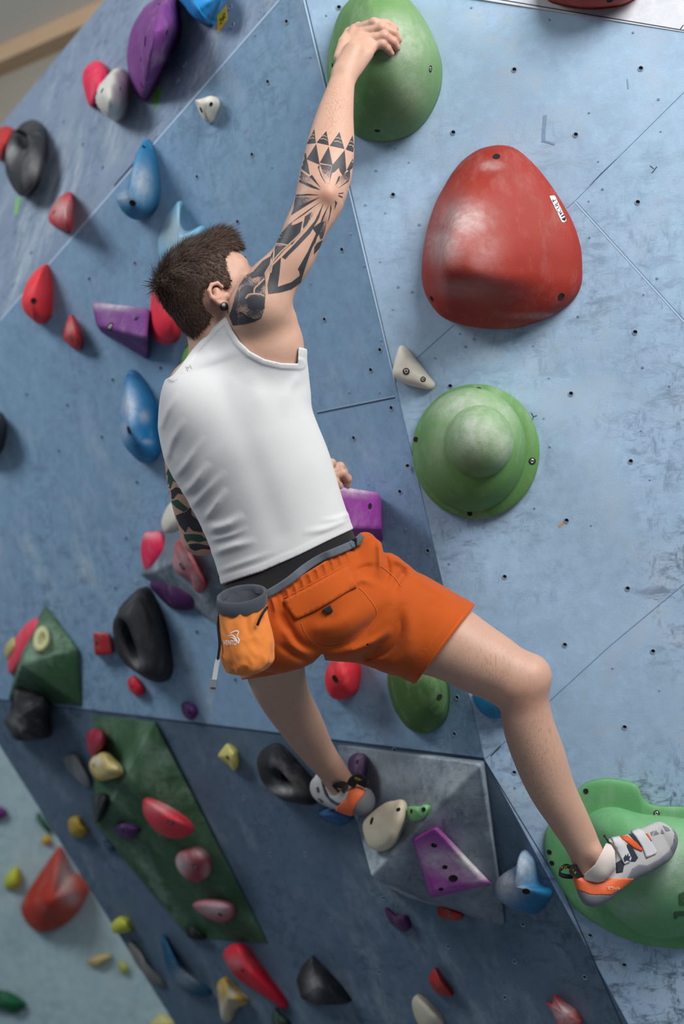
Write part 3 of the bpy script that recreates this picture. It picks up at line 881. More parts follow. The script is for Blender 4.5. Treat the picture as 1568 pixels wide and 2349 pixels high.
# --- the lower wall
hold([(146, 1736), (171, 1729), (193, 1757), (211, 1793), (204, 1807), (179, 1789), (154, 1761)], 'D', .03, (128, 132, 132), 'faint chalky grey hold left of the cream and yellow lump', dust=.6)
hold([(157, 1879), (179, 1871), (196, 1893), (205, 1907), (186, 1923), (161, 1911)], 'D', .05, (168, 140, 44), 'mustard yellow hold left of the long green volume')
hold([(240, 1928), (261, 1938), (268, 1950), (252, 1952), (242, 1942)], 'D', .03, (20, 60, 84), 'dark blue hold against the left corner of the long green volume')
hold([(425, 2128), (445, 2124), (475, 2146), (466, 2157), (436, 2152)], 'D', .04, (16, 22, 22), 'black hold beneath the bottom corner of the long green volume')
hold([(500, 1731), (515, 1710), (523, 1705), (543, 1720), (546, 1733), (547, 1759), (540, 1769), (526, 1756), (507, 1741)], 'D', .05, (206, 196, 112), 'small pale yellow hold right of the long green volume', bolts=[(522, 1738, .008)])
hold([(589, 1736), (606, 1713), (633, 1705), (659, 1723), (686, 1753), (712, 1783), (728, 1815), (724, 1846), (679, 1842), (646, 1832), (613, 1806), (593, 1773)], 'D', .12, (36, 34, 38), 'large black hold with a pocket left of the left shoe', apex=(635, 1785), pocket=([(626, 1763), (645, 1770), (668, 1795), (670, 1812), (655, 1812), (635, 1797), (624, 1778)], .85),
     chalk=[(640, 1815, 40, 12, .55)], dust=.15)
BLUEF = hold([(727, 1866), (740, 1856), (780, 1850), (808, 1866), (808, 1882), (785, 1894), (762, 1889), (739, 1877)], 'D', .12, (22, 82, 128), 'blue foothold under the left climbing shoe', e=2.4)
hold([(798, 1746), (812, 1730), (832, 1728), (843, 1740), (842, 1768), (834, 1795), (815, 1800), (802, 1780)], 'V1T', .035, (62, 36, 74), 'dark purple hold behind the heel loops of the left shoe', bolts=[(819, 1748, .007)])
hold([(924, 1834), (933, 1846), (933, 1876), (922, 1905), (908, 1932), (888, 1949), (865, 1952), (845, 1939), (833, 1909), (833, 1885), (851, 1866), (885, 1842), (911, 1836)], 'V1T', .07, (206, 194, 170), 'beige egg shaped hold on the grey pyramid, touching the left shoe', e=2.4,
     bolts=[(852, 1883, .01), (913, 1857, .006)], dust=.1)
hold([(934, 1852), (951, 1849), (963, 1850), (977, 1845), (987, 1849), (984, 1862), (971, 1879), (951, 1884), (941, 1879), (933, 1866)], 'V1T', .035, (126, 190, 126), 'small mint green hold right of the beige egg', lump=.3, bolts=[(943, 1861, .006), (971, 1857, .006)])
block([(943, 1924), (1002, 1893), (1134, 2029), (985, 2062)], [(947, 1926), (998, 1899), (1108, 2022), (992, 2045)], 'V1S', [.03, .05, .02, .05], (152, 62, 150), 'magenta kite shaped hold with chalk on the grey pyramid', bolts=[(995, 1939, .008), (1039, 2015, .012), (1011, 2040, .007), (1020, 1989, .007)],
      chalk=[(1066, 1962, 22, 34, 1.5), (1095, 2000, 26, 22, 1.5), (1000, 1970, 40, 26, .9), (1040, 1995, 35, 20, .7)], bevel=.008)
hold([(882, 2081), (908, 2099), (931, 2099), (941, 2114), (941, 2133), (921, 2136), (895, 2114)], 'D', .04, (80, 34, 84), 'small dark purple hold below the grey pyramid', e=1.8)
hold([(1006, 2075), (1032, 2080), (1061, 2094), (1061, 2108), (1042, 2111), (1006, 2101)], 'D', .035, (160, 38, 30), 'small red hold under the edge of the grey pyramid', bolts=[(1030, 2100, .006, 1)])
hold([(1200, 1948), (1189, 1979), (1154, 2002), (1134, 2026), (1136, 2053), (1154, 2072), (1185, 2088), (1228, 2097), (1255, 2072), (1268, 2053), (1262, 2039), (1239, 2030), (1231, 2006), (1222, 1971)], 'D', .1, (20, 100, 144), 'chalky blue horn shaped hold between the grey pyramid and green foothold', apex=(1180, 2035), e=1.8,
     chalk=[(1160, 2030, 35, 40, .85), (1200, 1985, 25, 35, .7)], bolts=[(1206, 2045, .01)])
hold([(995, 2219), (1007, 2231), (1022, 2254), (1040, 2282), (1030, 2286), (1003, 2278), (987, 2258), (983, 2243)], 'D', .05, (166, 36, 34), 'red half moon hold near the bottom centre', bolts=[(1001, 2262, .007, 1)], e=1.8)
hold([(944, 2300), (954, 2280), (977, 2293), (997, 2313), (1018, 2340), (1015, 2362), (980, 2372), (955, 2340)], 'D', .05, (196, 190, 166), 'cream hold below the red half moon, at the photo\'s bottom edge')
hold([(1249, 2299), (1266, 2303), (1270, 2280), (1297, 2301), (1321, 2317), (1336, 2344), (1325, 2370), (1288, 2367), (1268, 2322)], 'D', .06, (182, 30, 42), 'red hold white with chalk at the bottom edge', lump=.2, sharp=True, chalk=[(1290, 2320, 30, 22, .85), (1300, 2345, 30, 12, .5)])
hold([(512, 2194), (523, 2174), (546, 2164), (566, 2174), (593, 2210), (626, 2254), (652, 2287), (661, 2310), (649, 2313), (613, 2290), (546, 2247), (520, 2217)], 'D', .07, (216, 26, 52), 'long crimson carrot shaped hold near the bottom', apex=(555, 2215), e=1.8, bolts=[(556, 2226, .007)], chalk=[(535, 2210, 20, 18, .35)])
hold([(497, 2257), (516, 2240), (540, 2264), (573, 2297), (546, 2313), (530, 2343), (510, 2340), (502, 2297)], 'D', .06, (184, 150, 40), 'yellow and cream hold left of the crimson carrot', blend=(186, 176, 140), apex=(520, 2290), e=1.7, chalk=[(512, 2320, 20, 30, .6)])
hold([(679, 2247), (692, 2214), (715, 2191), (745, 2220), (785, 2264), (808, 2297), (798, 2303), (729, 2307), (690, 2290)], 'D', .09, (32, 36, 40), 'black pointed hold right of the crimson carrot', e=1.4, apex=(728, 2262), sharp=True, chalk=[(718, 2262, 16, 30, .5)])
hold([(373, 2146), (386, 2150), (404, 2189), (436, 2229), (479, 2264), (486, 2279), (461, 2284), (425, 2268), (396, 2236), (379, 2193)], 'D', .06, (20, 84, 118), 'long dark blue crescent hold near the bottom', e=1.8, fit=False, apex=(412, 2225), chalk=[(425, 2245, 30, 24, .5)])
hold([(296, 2157), (321, 2179), (343, 2214), (375, 2250), (380, 2262), (357, 2257), (321, 2221), (300, 2186)], 'D', .03, (124, 124, 116), 'dull grey strip hold left of the dark blue crescent', dust=.4)
hold([(626, 2313), (643, 2323), (666, 2346), (660, 2370), (625, 2365)], 'D', .04, (48, 70, 58), 'dull green hold cut by the bottom edge below the carrot')
hold([(255, 2121), (273, 2102), (293, 2107), (304, 2125), (300, 2137), (264, 2141)], 'D', .05, LIME, 'lime hold on the left edge of the lower wall')
# --- the far wall
hold([(137, 1941), (150, 1961), (161, 2000), (179, 2004), (204, 2032), (200, 2054), (179, 2093), (143, 2125), (100, 2139), (68, 2125), (50, 2096), (50, 2071), (79, 2021), (111, 1975)], 'F', .3, (186, 52, 30), 'large rust red drop shaped hold on the far pale wall', apex=(120, 2060), bell=(.5, .55, 2.4), chalk=[(150, 2020, 20, 45, .75), (165, 2060, 20, 20, .6)])
hold([(12, 2011), (36, 1988), (46, 1996), (48, 2025), (36, 2041), (11, 2036)], 'F', .08, LIME, 'lime hold left of the large rust red drop')
hold([(-25, 1850), (0, 1850), (18, 1864), (0, 1879), (-25, 1880)], 'F', .06, (112, 40, 120), 'purple hold at the left edge of the far wall')
hold([(84, 1879), (89, 1864), (114, 1896), (120, 1911), (104, 1905)], 'F', .05, (18, 92, 60), 'dark green hold above the far rust red drop')
hold([(95, 1927), (101, 1917), (112, 1917), (118, 1927), (112, 1937), (101, 1937)], 'F', .05, (216, 170, 20), 'small round yellow hold just above the far rust red drop')
hold([(200, 2207), (214, 2193), (250, 2186), (257, 2195), (236, 2211), (218, 2221)], 'F', .06, (204, 184, 130), 'cream wedge hold low on the far wall')
hold([(273, 2204), (286, 2207), (295, 2221), (286, 2236), (273, 2225)], 'F', .05, (186, 188, 90), 'small lime hold right of the cream wedge')
hold([(-20, 2275), (0, 2271), (29, 2279), (61, 2304), (36, 2325), (0, 2314), (-20, 2310)], 'F', .08, (16, 96, 56), 'emerald green hold at the bottom of the far wall')
hold([(343, 2352), (355, 2335), (371, 2325), (392, 2335), (404, 2350), (380, 2375), (350, 2370)], 'F', .07, (206, 200, 130), 'pale yellow hold at the bottom edge of the far wall')
# ---------------------------------------------------------------- distance fields and their surface
def unit(v):
    v = np.asarray(v, float)
    return v / np.linalg.norm(v)


def smin(a, b, k):
    if k <= 0: return np.minimum(a, b)
    h = np.clip(.5 + .5 * (b - a) / k, 0, 1)
    return b + (a - b) * h - k * h * (1 - h)


def smax(a, b, k):
    return -smin(-a, -b, k)


class Cone:                       # rounded cone between two points
    def __init__(s, a, b, ra, rb):
        s.a, s.b, s.ra, s.rb = np.asarray(a, float), np.asarray(b, float), ra, rb
        s.c = (s.a + s.b) / 2
        s.r = np.linalg.norm(s.b - s.a) / 2 + max(ra, rb)

    def __call__(s, P):
        d = s.b - s.a
        t = np.clip((P - s.a) @ d / max(d @ d, 1e-12), 0, 1)
        return np.linalg.norm(P - s.a - t[:, None] * d, axis=1) - (s.ra + (s.rb - s.ra) * t)


class Ell:                        # ellipsoid with axes as rows
    def __init__(s, c, r, ax=np.eye(3)):
        s.c, s.rad, s.ax = np.asarray(c, float), np.asarray(r, float), np.asarray(ax, float)
        s.r = max(r)

    def __call__(s, P):
        q = (P - s.c) @ s.ax.T
        k0 = np.linalg.norm(q / s.rad, axis=1)
        k1 = np.linalg.norm(q / s.rad ** 2, axis=1)
        return k0 * (k0 - 1) / np.maximum(k1, 1e-9)


class Loft:                       # elliptical sections strung along a nearly straight axis; stations: centre, half width, half depth
    def __init__(s, st, depth=np.array([0, 1.0, 0]), ends=1.0, grow=0.0):
        C = np.array([x[0] for x in st], float)
        A = np.array([x[1] for x in st], float) + grow
        B = np.array([x[2] for x in st], float) + grow
        s.p0, L = C[0], np.linalg.norm(C[-1] - C[0])
        s.ax = (C[-1] - C[0]) / L
        s.L = L
        t = (C - C[0]) @ s.ax
        tt = np.linspace(0, L, 60)

        def sm(y):                # smooth interpolation by a monotone-ish cubic
            m = np.gradient(y, t)
            i = np.clip(np.searchsorted(t, tt, side='right') - 1, 0, len(t) - 2)
            h = t[i + 1] - t[i]
            u = (tt - t[i]) / h
            return (2 * u ** 3 - 3 * u ** 2 + 1) * y[i] + (u ** 3 - 2 * u ** 2 + u) * h * m[i] + (-2 * u ** 3 + 3 * u ** 2) * y[i + 1] + (u ** 3 - u ** 2) * h * m[i + 1]
        s.tt = tt
        s.cc = np.stack([sm(C[:, k]) for k in range(3)], -1)
        s.aa, s.bb = sm(A), sm(B)
        s.v = unit(depth - s.ax * (depth @ s.ax))
        s.u = np.cross(s.v, s.ax)
        s.ends = ends
        s.c = (C[0] + C[-1]) / 2
        s.r = L / 2 + max(A.max(), B.max()) * 1.25 + np.abs((s.cc - s.p0 - np.outer(tt, s.ax))).max()

    def __call__(s, P):
        w = (P - s.p0) @ s.ax
        t = np.clip(w, 0, s.L)
        c = np.stack([np.interp(t, s.tt, s.cc[:, k]) for k in range(3)], -1)
        a, b = np.interp(t, s.tt, s.aa), np.interp(t, s.tt, s.bb)
        q = P - c
        x, y, z = q @ s.u, q @ s.v, w - t
        e = np.minimum(a, b) * s.ends
        k0 = np.sqrt((x / a) ** 2 + (y / b) ** 2 + (z / e) ** 2)
        k1 = np.sqrt((x / a ** 2) ** 2 + (y / b ** 2) ** 2 + (z / e ** 2) ** 2)
        return np.where(k0 < 1e-6, -np.minimum(a, b), k0 * (k0 - 1) / np.maximum(k1, 1e-9))


class Field:
    def __init__(s, prims):       # (primitive, k)
        s.p = prims

    def __call__(s, P):
        d = np.full(len(P), 1.0)
        c = (P.min(0) + P.max(0)) / 2
        R = np.linalg.norm(P.max(0) - P.min(0)) / 2
        for p, k in s.p:
            if np.linalg.norm(p.c - c) - p.r - R > .09: continue
            d = smin(d, p(P), k)
        return d


def poly_sd(px, poly):            # signed distance to a pixel polygon, in pixels, negative inside
    poly = np.asarray(poly, float)
    d = np.full(len(px), 1e9)
    ins = np.zeros(len(px), bool)
    n = len(poly)
    for i in range(n):
        a, b = poly[i], poly[(i + 1) % n]
        e = b - a
        w = px - a
        t = np.clip((w @ e) / (e @ e), 0, 1)
        d = np.minimum(d, np.hypot(w[:, 0] - e[0] * t, w[:, 1] - e[1] * t))
        c = (a[1] > px[:, 1]) != (b[1] > px[:, 1])
        with np.errstate(divide='ignore', invalid='ignore'):
            xi = a[0] + (px[:, 1] - a[1]) / (b[1] - a[1]) * (b[0] - a[0])
        ins ^= c & (px[:, 0] < xi)
    return np.where(ins, -d, d)


def line_d(px, line):             # distance to a pixel polyline
    line = np.asarray(line, float)
    d = np.full(len(px), 1e9)
    for i in range(len(line) - 1):
        a, e = line[i], line[i + 1] - line[i]
        w = px - a
        t = np.clip((w @ e) / (e @ e), 0, 1)
        d = np.minimum(d, np.hypot(w[:, 0] - e[0] * t, w[:, 1] - e[1] * t))
    return d


def lpx(P):                       # level-frame points -> pixels
    return np.stack([CX + F * P[:, 0] / P[:, 1], CY - F * P[:, 2] / P[:, 1]], -1)


def surface(f, lo, hi, h, relax=1):
    """sparse surface nets"""
    lo, hi = np.asarray(lo, float), np.asarray(hi, float)
    B = 8
    H = B * h
    nb = np.ceil((hi - lo) / H).astype(int)
    act = []
    S = 4
    for bx in range(0, nb[0], S):
        for by in range(0, nb[1], S):
            for bz in range(0, nb[2], S):
                g = np.stack(np.meshgrid(np.arange(bx, min(bx + S, nb[0])), np.arange(by, min(by + S, nb[1])), np.arange(bz, min(bz + S, nb[2])), indexing='ij'), -1).reshape(-1, 3)
                v = f(lo + (g + .5) * H)
                m = np.abs(v) < H * 1.5
                if m.any(): act.append(g[m])
    g9 = np.stack(np.meshgrid(*[np.arange(B + 1)] * 3, indexing='ij'), -1).reshape(-1, 3)
    dims = (nb * B + 4).astype(np.int64)
    keyf = lambda c: ((c[..., 0] + 1) * dims[1] + c[..., 1] + 1) * dims[2] + c[..., 2] + 1
    vk, vp, quads = [], [], []
    off = np.array([[i, j, k] for i in (0, 1) for j in (0, 1) for k in (0, 1)])
    edges = [(a, b) for a in range(8) for b in range(a + 1, 8) if np.abs(off[a] - off[b]).sum() == 1]
    for blk in act:
        P = lo + ((blk[:, None] * B + g9[None]) * h)
        V = f(P.reshape(-1, 3)).reshape(len(blk), B + 1, B + 1, B + 1)
        I = V < 0
        if not (I.any() and (~I).any()): continue
        cv = [V[:, o[0]:o[0] + B, o[1]:o[1] + B, o[2]:o[2] + B] for o in off]
        ci = [I[:, o[0]:o[0] + B, o[1]:o[1] + B, o[2]:o[2] + B] for o in off]
        sm_ = sum(x.astype(np.int8) for x in ci)
        sel = np.nonzero((sm_ > 0) & (sm_ < 8))
        cvs = [x[sel] for x in cv]
        cis = [x[sel] for x in ci]
        acc = np.zeros((len(sel[0]), 3))
        cnt = np.zeros(len(sel[0]))
        for a, b in edges:
            m = cis[a] != cis[b]
            t = np.where(m, cvs[a] / np.where(m, cvs[a] - cvs[b], 1), 0)
            acc += np.where(m[:, None], off[a] + t[:, None] * (off[b] - off[a]), 0)
            cnt += m
        cell = blk[sel[0]] * B + np.stack(sel[1:], -1)
        vk.append(keyf(cell))
        vp.append(lo + (cell + acc / cnt[:, None]) * h)
        for ax in range(3):
            e = np.eye(3, dtype=int)[ax]
            a = I[:, :B, :B, :B]
            b = I[:, e[0]:e[0] + B, e[1]:e[1] + B, e[2]:e[2] + B]
            q = np.nonzero(a != b)
            c = blk[q[0]] * B + np.stack(q[1:], -1)
            e1, e2 = np.eye(3, dtype=int)[(ax + 1) % 3], np.eye(3, dtype=int)[(ax + 2) % 3]
            Q = np.stack([keyf(c - e1 - e2), keyf(c - e2), keyf(c), keyf(c - e1)], -1)
            fl = ~a[q]
            Q[fl] = Q[fl][:, ::-1]
            quads.append(Q)
    vk = np.concatenate(vk)
    vp = np.concatenate(vp)
    o = np.argsort(vk)
    vk, vp = vk[o], vp[o]
    Q = np.concatenate(quads)
    ix = np.clip(np.searchsorted(vk, Q), 0, len(vk) - 1)
    ok = (vk[ix] == Q).all(1)
    Fq = ix[ok]
    for _ in range(relax):
        s = np.zeros_like(vp)
        n = np.zeros(len(vp))
        for i in range(4):
            for j in (1, 3):
                np.add.at(s, Fq[:, i], vp[Fq[:, (i + j) % 4]])
                np.add.at(n, Fq[:, i], 1)
        vp = np.where(n[:, None] > 0, vp * .5 + .5 * s / np.maximum(n, 1)[:, None], vp)
    return vp, Fq


def sdf_obj(name, f, lo, hi, h, mat, parent, origin, relax=1, attrs=None, extra=None):
    v, q = surface(f, lo, hi, h, relax)
    v = world(v)
    if extra is not None:
        for ev, eq in extra:
            q = np.vstack([q, eq + len(v)])
            v = np.vstack([v, ev])
    me = bpy.data.meshes.new(name)
    me.vertices.add(len(v))
    me.vertices.foreach_set('co', (v - origin).astype(np.float32).ravel())
    me.loops.add(len(q) * 4)
    me.loops.foreach_set('vertex_index', q.astype(np.int32).ravel())
    me.polygons.add(len(q))
    me.polygons.foreach_set('loop_start', np.arange(0, len(q) * 4, 4, dtype=np.int32))
    me.polygons.foreach_set('use_smooth', np.ones(len(q), bool))
    me.update(calc_edges=True)
    me.validate()
    me.materials.append(mat)
    for k, fn in (attrs or {}).items():
        at = me.attributes.new(k, 'FLOAT', 'POINT')
        at.data.foreach_set('value', np.asarray(fn(v), np.float32))
    o = bpy.data.objects.new(name, me)
    COL.objects.link(o)
    o.location = origin - (world_origin(parent) if parent is not None else 0)
    if parent is not None: o.parent = parent
    return o


def bvh_arrays(o):
    me = o.data
    v = np.empty(len(me.vertices) * 3, np.float32)
    me.vertices.foreach_get('co', v)
    v = v.reshape(-1, 3) + world_origin(o)
    return BVHTree.FromPolygons(v.tolist(), [tuple(p.vertices) for p in me.polygons])


# ---------------------------------------------------------------- flat shapes laid onto a surface
def decal(name, polys, bv, mat, parent, off=.0006, thick=0.0, step=6.0, origin=None, attr=None):
    """each pixel polygon is cut into small triangles and every corner is laid on the surface"""
    V, Fc, AT = [], [], []
    for poly in polys:
        poly = np.asarray(poly, float)
        n = max(8, int(sum(np.linalg.norm(poly - np.roll(poly, -1, 0), axis=1)) / step))
        out = []
        for i in range(len(poly)):
            a, b = poly[i], poly[(i + 1) % len(poly)]
            m = max(1, int(np.linalg.norm(b - a) / step))
            out += [a + (b - a) * t / m for t in range(m)]
        out = np.array(out)
        x0, y0 = poly.min(0)
        x1, y1 = poly.max(0)
        gx, gy = np.meshgrid(np.arange(x0 + step / 2, x1, step), np.arange(y0 + step / 2, y1, step))
        g = np.stack([gx.ravel(), gy.ravel()], -1)
        if len(g):
            g = g[poly_sd(g, poly) < -step * .45]
        pts = [Vector(p) for p in out] + [Vector(p) for p in g]
        edges = [(i, (i + 1) % len(out)) for i in range(len(out))]
        try:
            r = geometry.delaunay_2d_cdt(pts, edges, [list(range(len(out)))], 1, 1e-4)
        except Exception:
            continue
        base = len(V)
        keep = {}
        loc_n = []
        for i, p in enumerate(r[0]):
            l, nn = cast(bv, p.x, p.y)
            loc_n.append((l, nn, p))
        ds = [depth_of(l) for l, _, _ in loc_n if l is not None]
        if not ds: continue
        md = float(np.median(ds))
        for i, (l, nn, p) in enumerate(loc_n):
            if l is None or abs(depth_of(l) - md) > .16: continue
            keep[i] = len(V)
            V.append(l + nn * off)
            if attr: AT.append(attr(p.x, p.y))
        tri = [[keep[k] for k in f] for f in r[2] if all(k in keep for k in f)]
        if not tri: continue
        vv = np.array(V)
        fixed = []
        for f in tri:
            a = np.cross(vv[f[1]] - vv[f[0]], vv[f[2]] - vv[f[0]])
            if a @ (CAMP - vv[f[0]]) < 0: f = f[::-1]
            fixed.append(f)
        Fc += fixed
        if thick:
            cnt = {}
            for f in fixed:
                for q in range(len(f)):
                    e = (f[q], f[(q + 1) % len(f)])
                    if (e[1], e[0]) in cnt: cnt[(e[1], e[0])] = None
                    else: cnt[e] = 1
            inv = {v: k for k, v in keep.items()}
            low = {}
            for e, ok in cnt.items():
                if ok is None: continue
                for q in e:
                    if q not in low:
                        l, nn, p = loc_n[inv[q]]
                        low[q] = len(V)
                        V.append(l + nn * (off - thick))
                        if attr: AT.append(attr(p.x, p.y))
                Fc.append([e[1], e[0], low[e[0]], low[e[1]]])
    if not V: return None
    return mesh_obj(name, V, Fc, mat, parent=parent, origin=world_origin(parent) if origin is None else origin, attrs={'tone': AT} if attr else None)


def ribbon_poly(line, w, n=None):
    q = smooth_line(line, n or max(6, int(len(line) * 6)))
    t = np.gradient(q, axis=0)
    t /= np.linalg.norm(t, axis=1)[:, None]
    nn = np.stack([-t[:, 1], t[:, 0]], -1)
    ww = np.interp(np.linspace(0, 1, len(q)), np.linspace(0, 1, len(w)), w) if isinstance(w, (list, tuple)) else np.full(len(q), w)
    return np.vstack([q + nn * ww[:, None] / 2, (q - nn * ww[:, None] / 2)[::-1]])


def tube(name, pts, r, mat, parent, n=10, origin=None):
    q = smooth_line(pts, max(8, len(pts) * 8))
    rr = np.interp(np.linspace(0, 1, len(q)), np.linspace(0, 1, len(r)), r) if isinstance(r, (list, tuple)) else np.full(len(q), r)
    t = np.gradient(q, axis=0)
    t /= np.linalg.norm(t, axis=1)[:, None]
    ref = np.array([.3, .9, .2])
    vs, fs = [], []
    for i in range(len(q)):
        a = unit(np.cross(t[i], ref))
        b = np.cross(t[i], a)
        for k in range(n):
            an = 2 * math.pi * k / n
            vs.append(q[i] + (a * math.cos(an) + b * math.sin(an)) * rr[i])
    for i in range(len(q) - 1):
        for k in range(n):
            fs.append([i * n + k, i * n + (k + 1) % n, i * n + n + (k + 1) % n, i * n + n + k])
    fs += [list(range(n))[::-1], list(range(len(vs) - n, len(vs)))]
    return mesh_obj(name, vs, fs, mat, parent=parent, origin=world_origin(parent) if parent is not None and origin is None else origin)


def text_polys(txt, origin_px, direction, height, bold=0.0, squeeze=1.0):
    """outlines of the built-in typeface as pixel triangles: starts at origin_px, runs along direction"""
    cu = bpy.data.curves.new('lettering', 'FONT')
    cu.body = txt
    cu.size = 1
    cu.offset = bold
    o = bpy.data.objects.new('lettering', cu)
    COL.objects.link(o)
    dg = bpy.context.evaluated_depsgraph_get()
    me = o.evaluated_get(dg).to_mesh()
    v = np.array([x.co[:2] for x in me.vertices])
    f = [list(p.vertices) for p in me.polygons]
    o.evaluated_get(dg).to_mesh_clear()
    bpy.data.objects.remove(o)
    bpy.data.curves.remove(cu)
    d = unit(direction)
    up = np.array([d[1], -d[0]])
    v = v * height / .73
    p = np.asarray(origin_px) + v[:, :1] * squeeze * d + v[:, 1:] * up
    return p, f


def lettering(name, txt, origin_px, direction, height, bv, mat, parent, off=.0008, bold=0.0, squeeze=1.0, curve=None):
    p, f = text_polys(txt, origin_px, direction, height, bold, squeeze)
    if curve: p = curve(p)
    V, idx = [], {}
    for i, q in enumerate(p):
        l, n = cast(bv, q[0], q[1])
        if l is None: continue
        idx[i] = len(V)
        V.append(l + n * off)
    fs = [[idx[k] for k in x] for x in f if all(k in idx for k in x)]
    if not fs: return None
    return mesh_obj(name, V, fs, mat, parent=parent, origin=world_origin(parent), smooth=False)
# ---------------------------------------------------------------- the climber (level frame, metres)
def R_(pxr, d): return pxr * d / F


def c_(px, py, d): return pt(px, py, d)


def st(px, py, d, hw, hb):        # a station: pixel centre, depth, half width in pixels, half depth in metres
    return (c_(px, py, d), R_(hw, d), hb)


def skin_mat():
    t = NT('skin')
    v = t.coord()
    a = t.noise(v, 7, 4, .6)
    b = t.noise(v, 55, 4, .65)
    col = t.mix(a, lin((180, 140, 120)), lin((192, 156, 136)))
    col = t.mix(t.math('MULTIPLY', t.ramp(b, .5, .8), .22), col, lin((166, 108, 88)))
    hairs = t.ramp(t.noise(t.coord((1, 1, .14), (0, .25, 0)), 320, 3, .6), .5, .68)
    col = t.mix(t.math('MULTIPLY', t.math('MULTIPLY', hairs, t.attr('hairy')), .5), col, lin((120, 84, 62)))
    col = t.mix(t.math('MULTIPLY', t.attr('ruddy'), .5), col, lin((176, 98, 80)))
    col = t.mix(t.math('MULTIPLY', t.attr('stubble'), t.ramp(t.noise(v, 300, 2), .35, .6)), col, lin((112, 84, 70)))
    t.color(col)
    t.b.inputs['Subsurface Weight'].default_value = .12
    t.b.inputs['Subsurface Radius'].default_value = (.012, .005, .003)
    t.b.inputs['Subsurface Scale'].default_value = .6
    t.bump(t.noise(v, 240, 3, .6), .12, .002)
    return t.set(.5, .38)


SKIN = skin_mat()
DEP = np.array([0, 1.0, 0])
# head frame
hf = unit([.78, .22, .585])
hu = unit(np.array([-.6, -.02, .8]) - hf * (np.array([-.6, -.02, .8]) @ hf))
hr = np.cross(hf, hu)
HC = c_(472, 650, 3.19)
HAX = np.stack([hf, hu, hr])


def hd(f, u, r=0.0): return HC + hf * f + hu * u + hr * r


torso_st = [st(512, 835, 3.21, 118, .088), st(526, 883, 3.21, 158, .105), st(550, 1005, 3.21, 171, .117), st(592, 1093, 3.22, 164, .112), st(630, 1190, 3.23, 155, .102), st(652, 1255, 3.24, 155, .104), st(682, 1345, 3.25, 158, .11)]
TORSO = Loft(torso_st, DEP, ends=.5)
# back muscles, blades, shoulders
scap_r = Ell(c_(606, 800, 3.165), (.088, .07, .085), np.stack([unit([.8, 0, .6]), DEP, unit([-.6, 0, .8])]))
pec_r = Cone(c_(612, 745, 3.17), c_(652, 850, 3.2), .045, .034)
lat_r = Cone(c_(652, 735, 3.15), c_(650, 900, 3.2), .026, .046)
scap_l = Ell(c_(458, 940, 3.17), (.075, .075, .1), np.stack([unit([.9, 0, .4]), DEP, unit([-.4, 0, .9])]))
trap_r = Cone(c_(495, 770, 3.19), c_(578, 735, 3.15), .046, .045)
trap_l = Cone(c_(502, 815, 3.2), c_(438, 928, 3.23), .044, .046)
neck = Cone(c_(505, 815, 3.2), c_(470, 705, 3.21), .06, .055)
sterno = Cone(c_(500, 706, 3.15), c_(520, 775, 3.16), .018, .02)
torso_p = [(TORSO, 0), (scap_r, .03), (scap_l, .03), (pec_r, .03), (lat_r, .02), (trap_r, .03), (trap_l, .03)]
# spine groove is left to the cloth; hips
pelvis = Ell(c_(700, 1375, 3.25), (.165, .112, .12), np.stack([unit([.952, 0, .309]), DEP, unit([-.309, 0, .952])]))
glute_r = Ell(c_(775, 1405, 3.2), (.1, .085, .095))
glute_l = Ell(c_(645, 1435, 3.2), (.095, .085, .095))
arm_r_st = [st(600, 702, 3.12, 62, .058), st(628, 642, 3.12, 57, .053), st(669, 593, 3.12, 49, .05), st(700, 524, 3.125, 49, .047), st(730, 465, 3.13, 53, .045), st(737, 440, 3.13, 52, .044)]
fore_r_st = [st(733, 462, 3.13, 50, .043), st(745, 410, 3.14, 59, .048), st(752, 375, 3.155, 58, .049), st(759, 330, 3.175, 54, .046), st(769, 260, 3.205, 42, .037), st(779, 212, 3.23, 33, .029), st(788, 172, 3.25, 27, .023)]
arm_r = [(Loft(arm_r_st, DEP, ends=.9), 0), (Ell(c_(590, 708, 3.12), (.062, .058, .06)), .03), (Loft(fore_r_st, DEP, ends=.6), .02), (Cone(c_(752, 446, 3.095), c_(745, 452, 3.11), .014, .024), .02)]
arm_l_st = [st(420, 960, 3.25, 46, .05), st(428, 1060, 3.28, 50, .052), st(441, 1140, 3.3, 50, .05), st(458, 1235, 3.33, 40, .04)]
fore_l_st = [st(460, 1232, 3.33, 38, .042), st(540, 1200, 3.37, 42, .042), st(640, 1150, 3.42, 34, .034), st(715, 1116, 3.465, 25, .024)]
arm_l = [(Loft(arm_l_st, DEP, ends=.9), 0), (Loft(fore_l_st, DEP, ends=.9), .02)]

# right hand over the top of the egg: joints ride on the hold's surface
egg_bv = bvh_of(EGG)


def on(bv, px, py, back, default):
    l, n = cast(bv, px, py)
    return pt(px, py, (depth_of(l) if l is not None else default) - back)


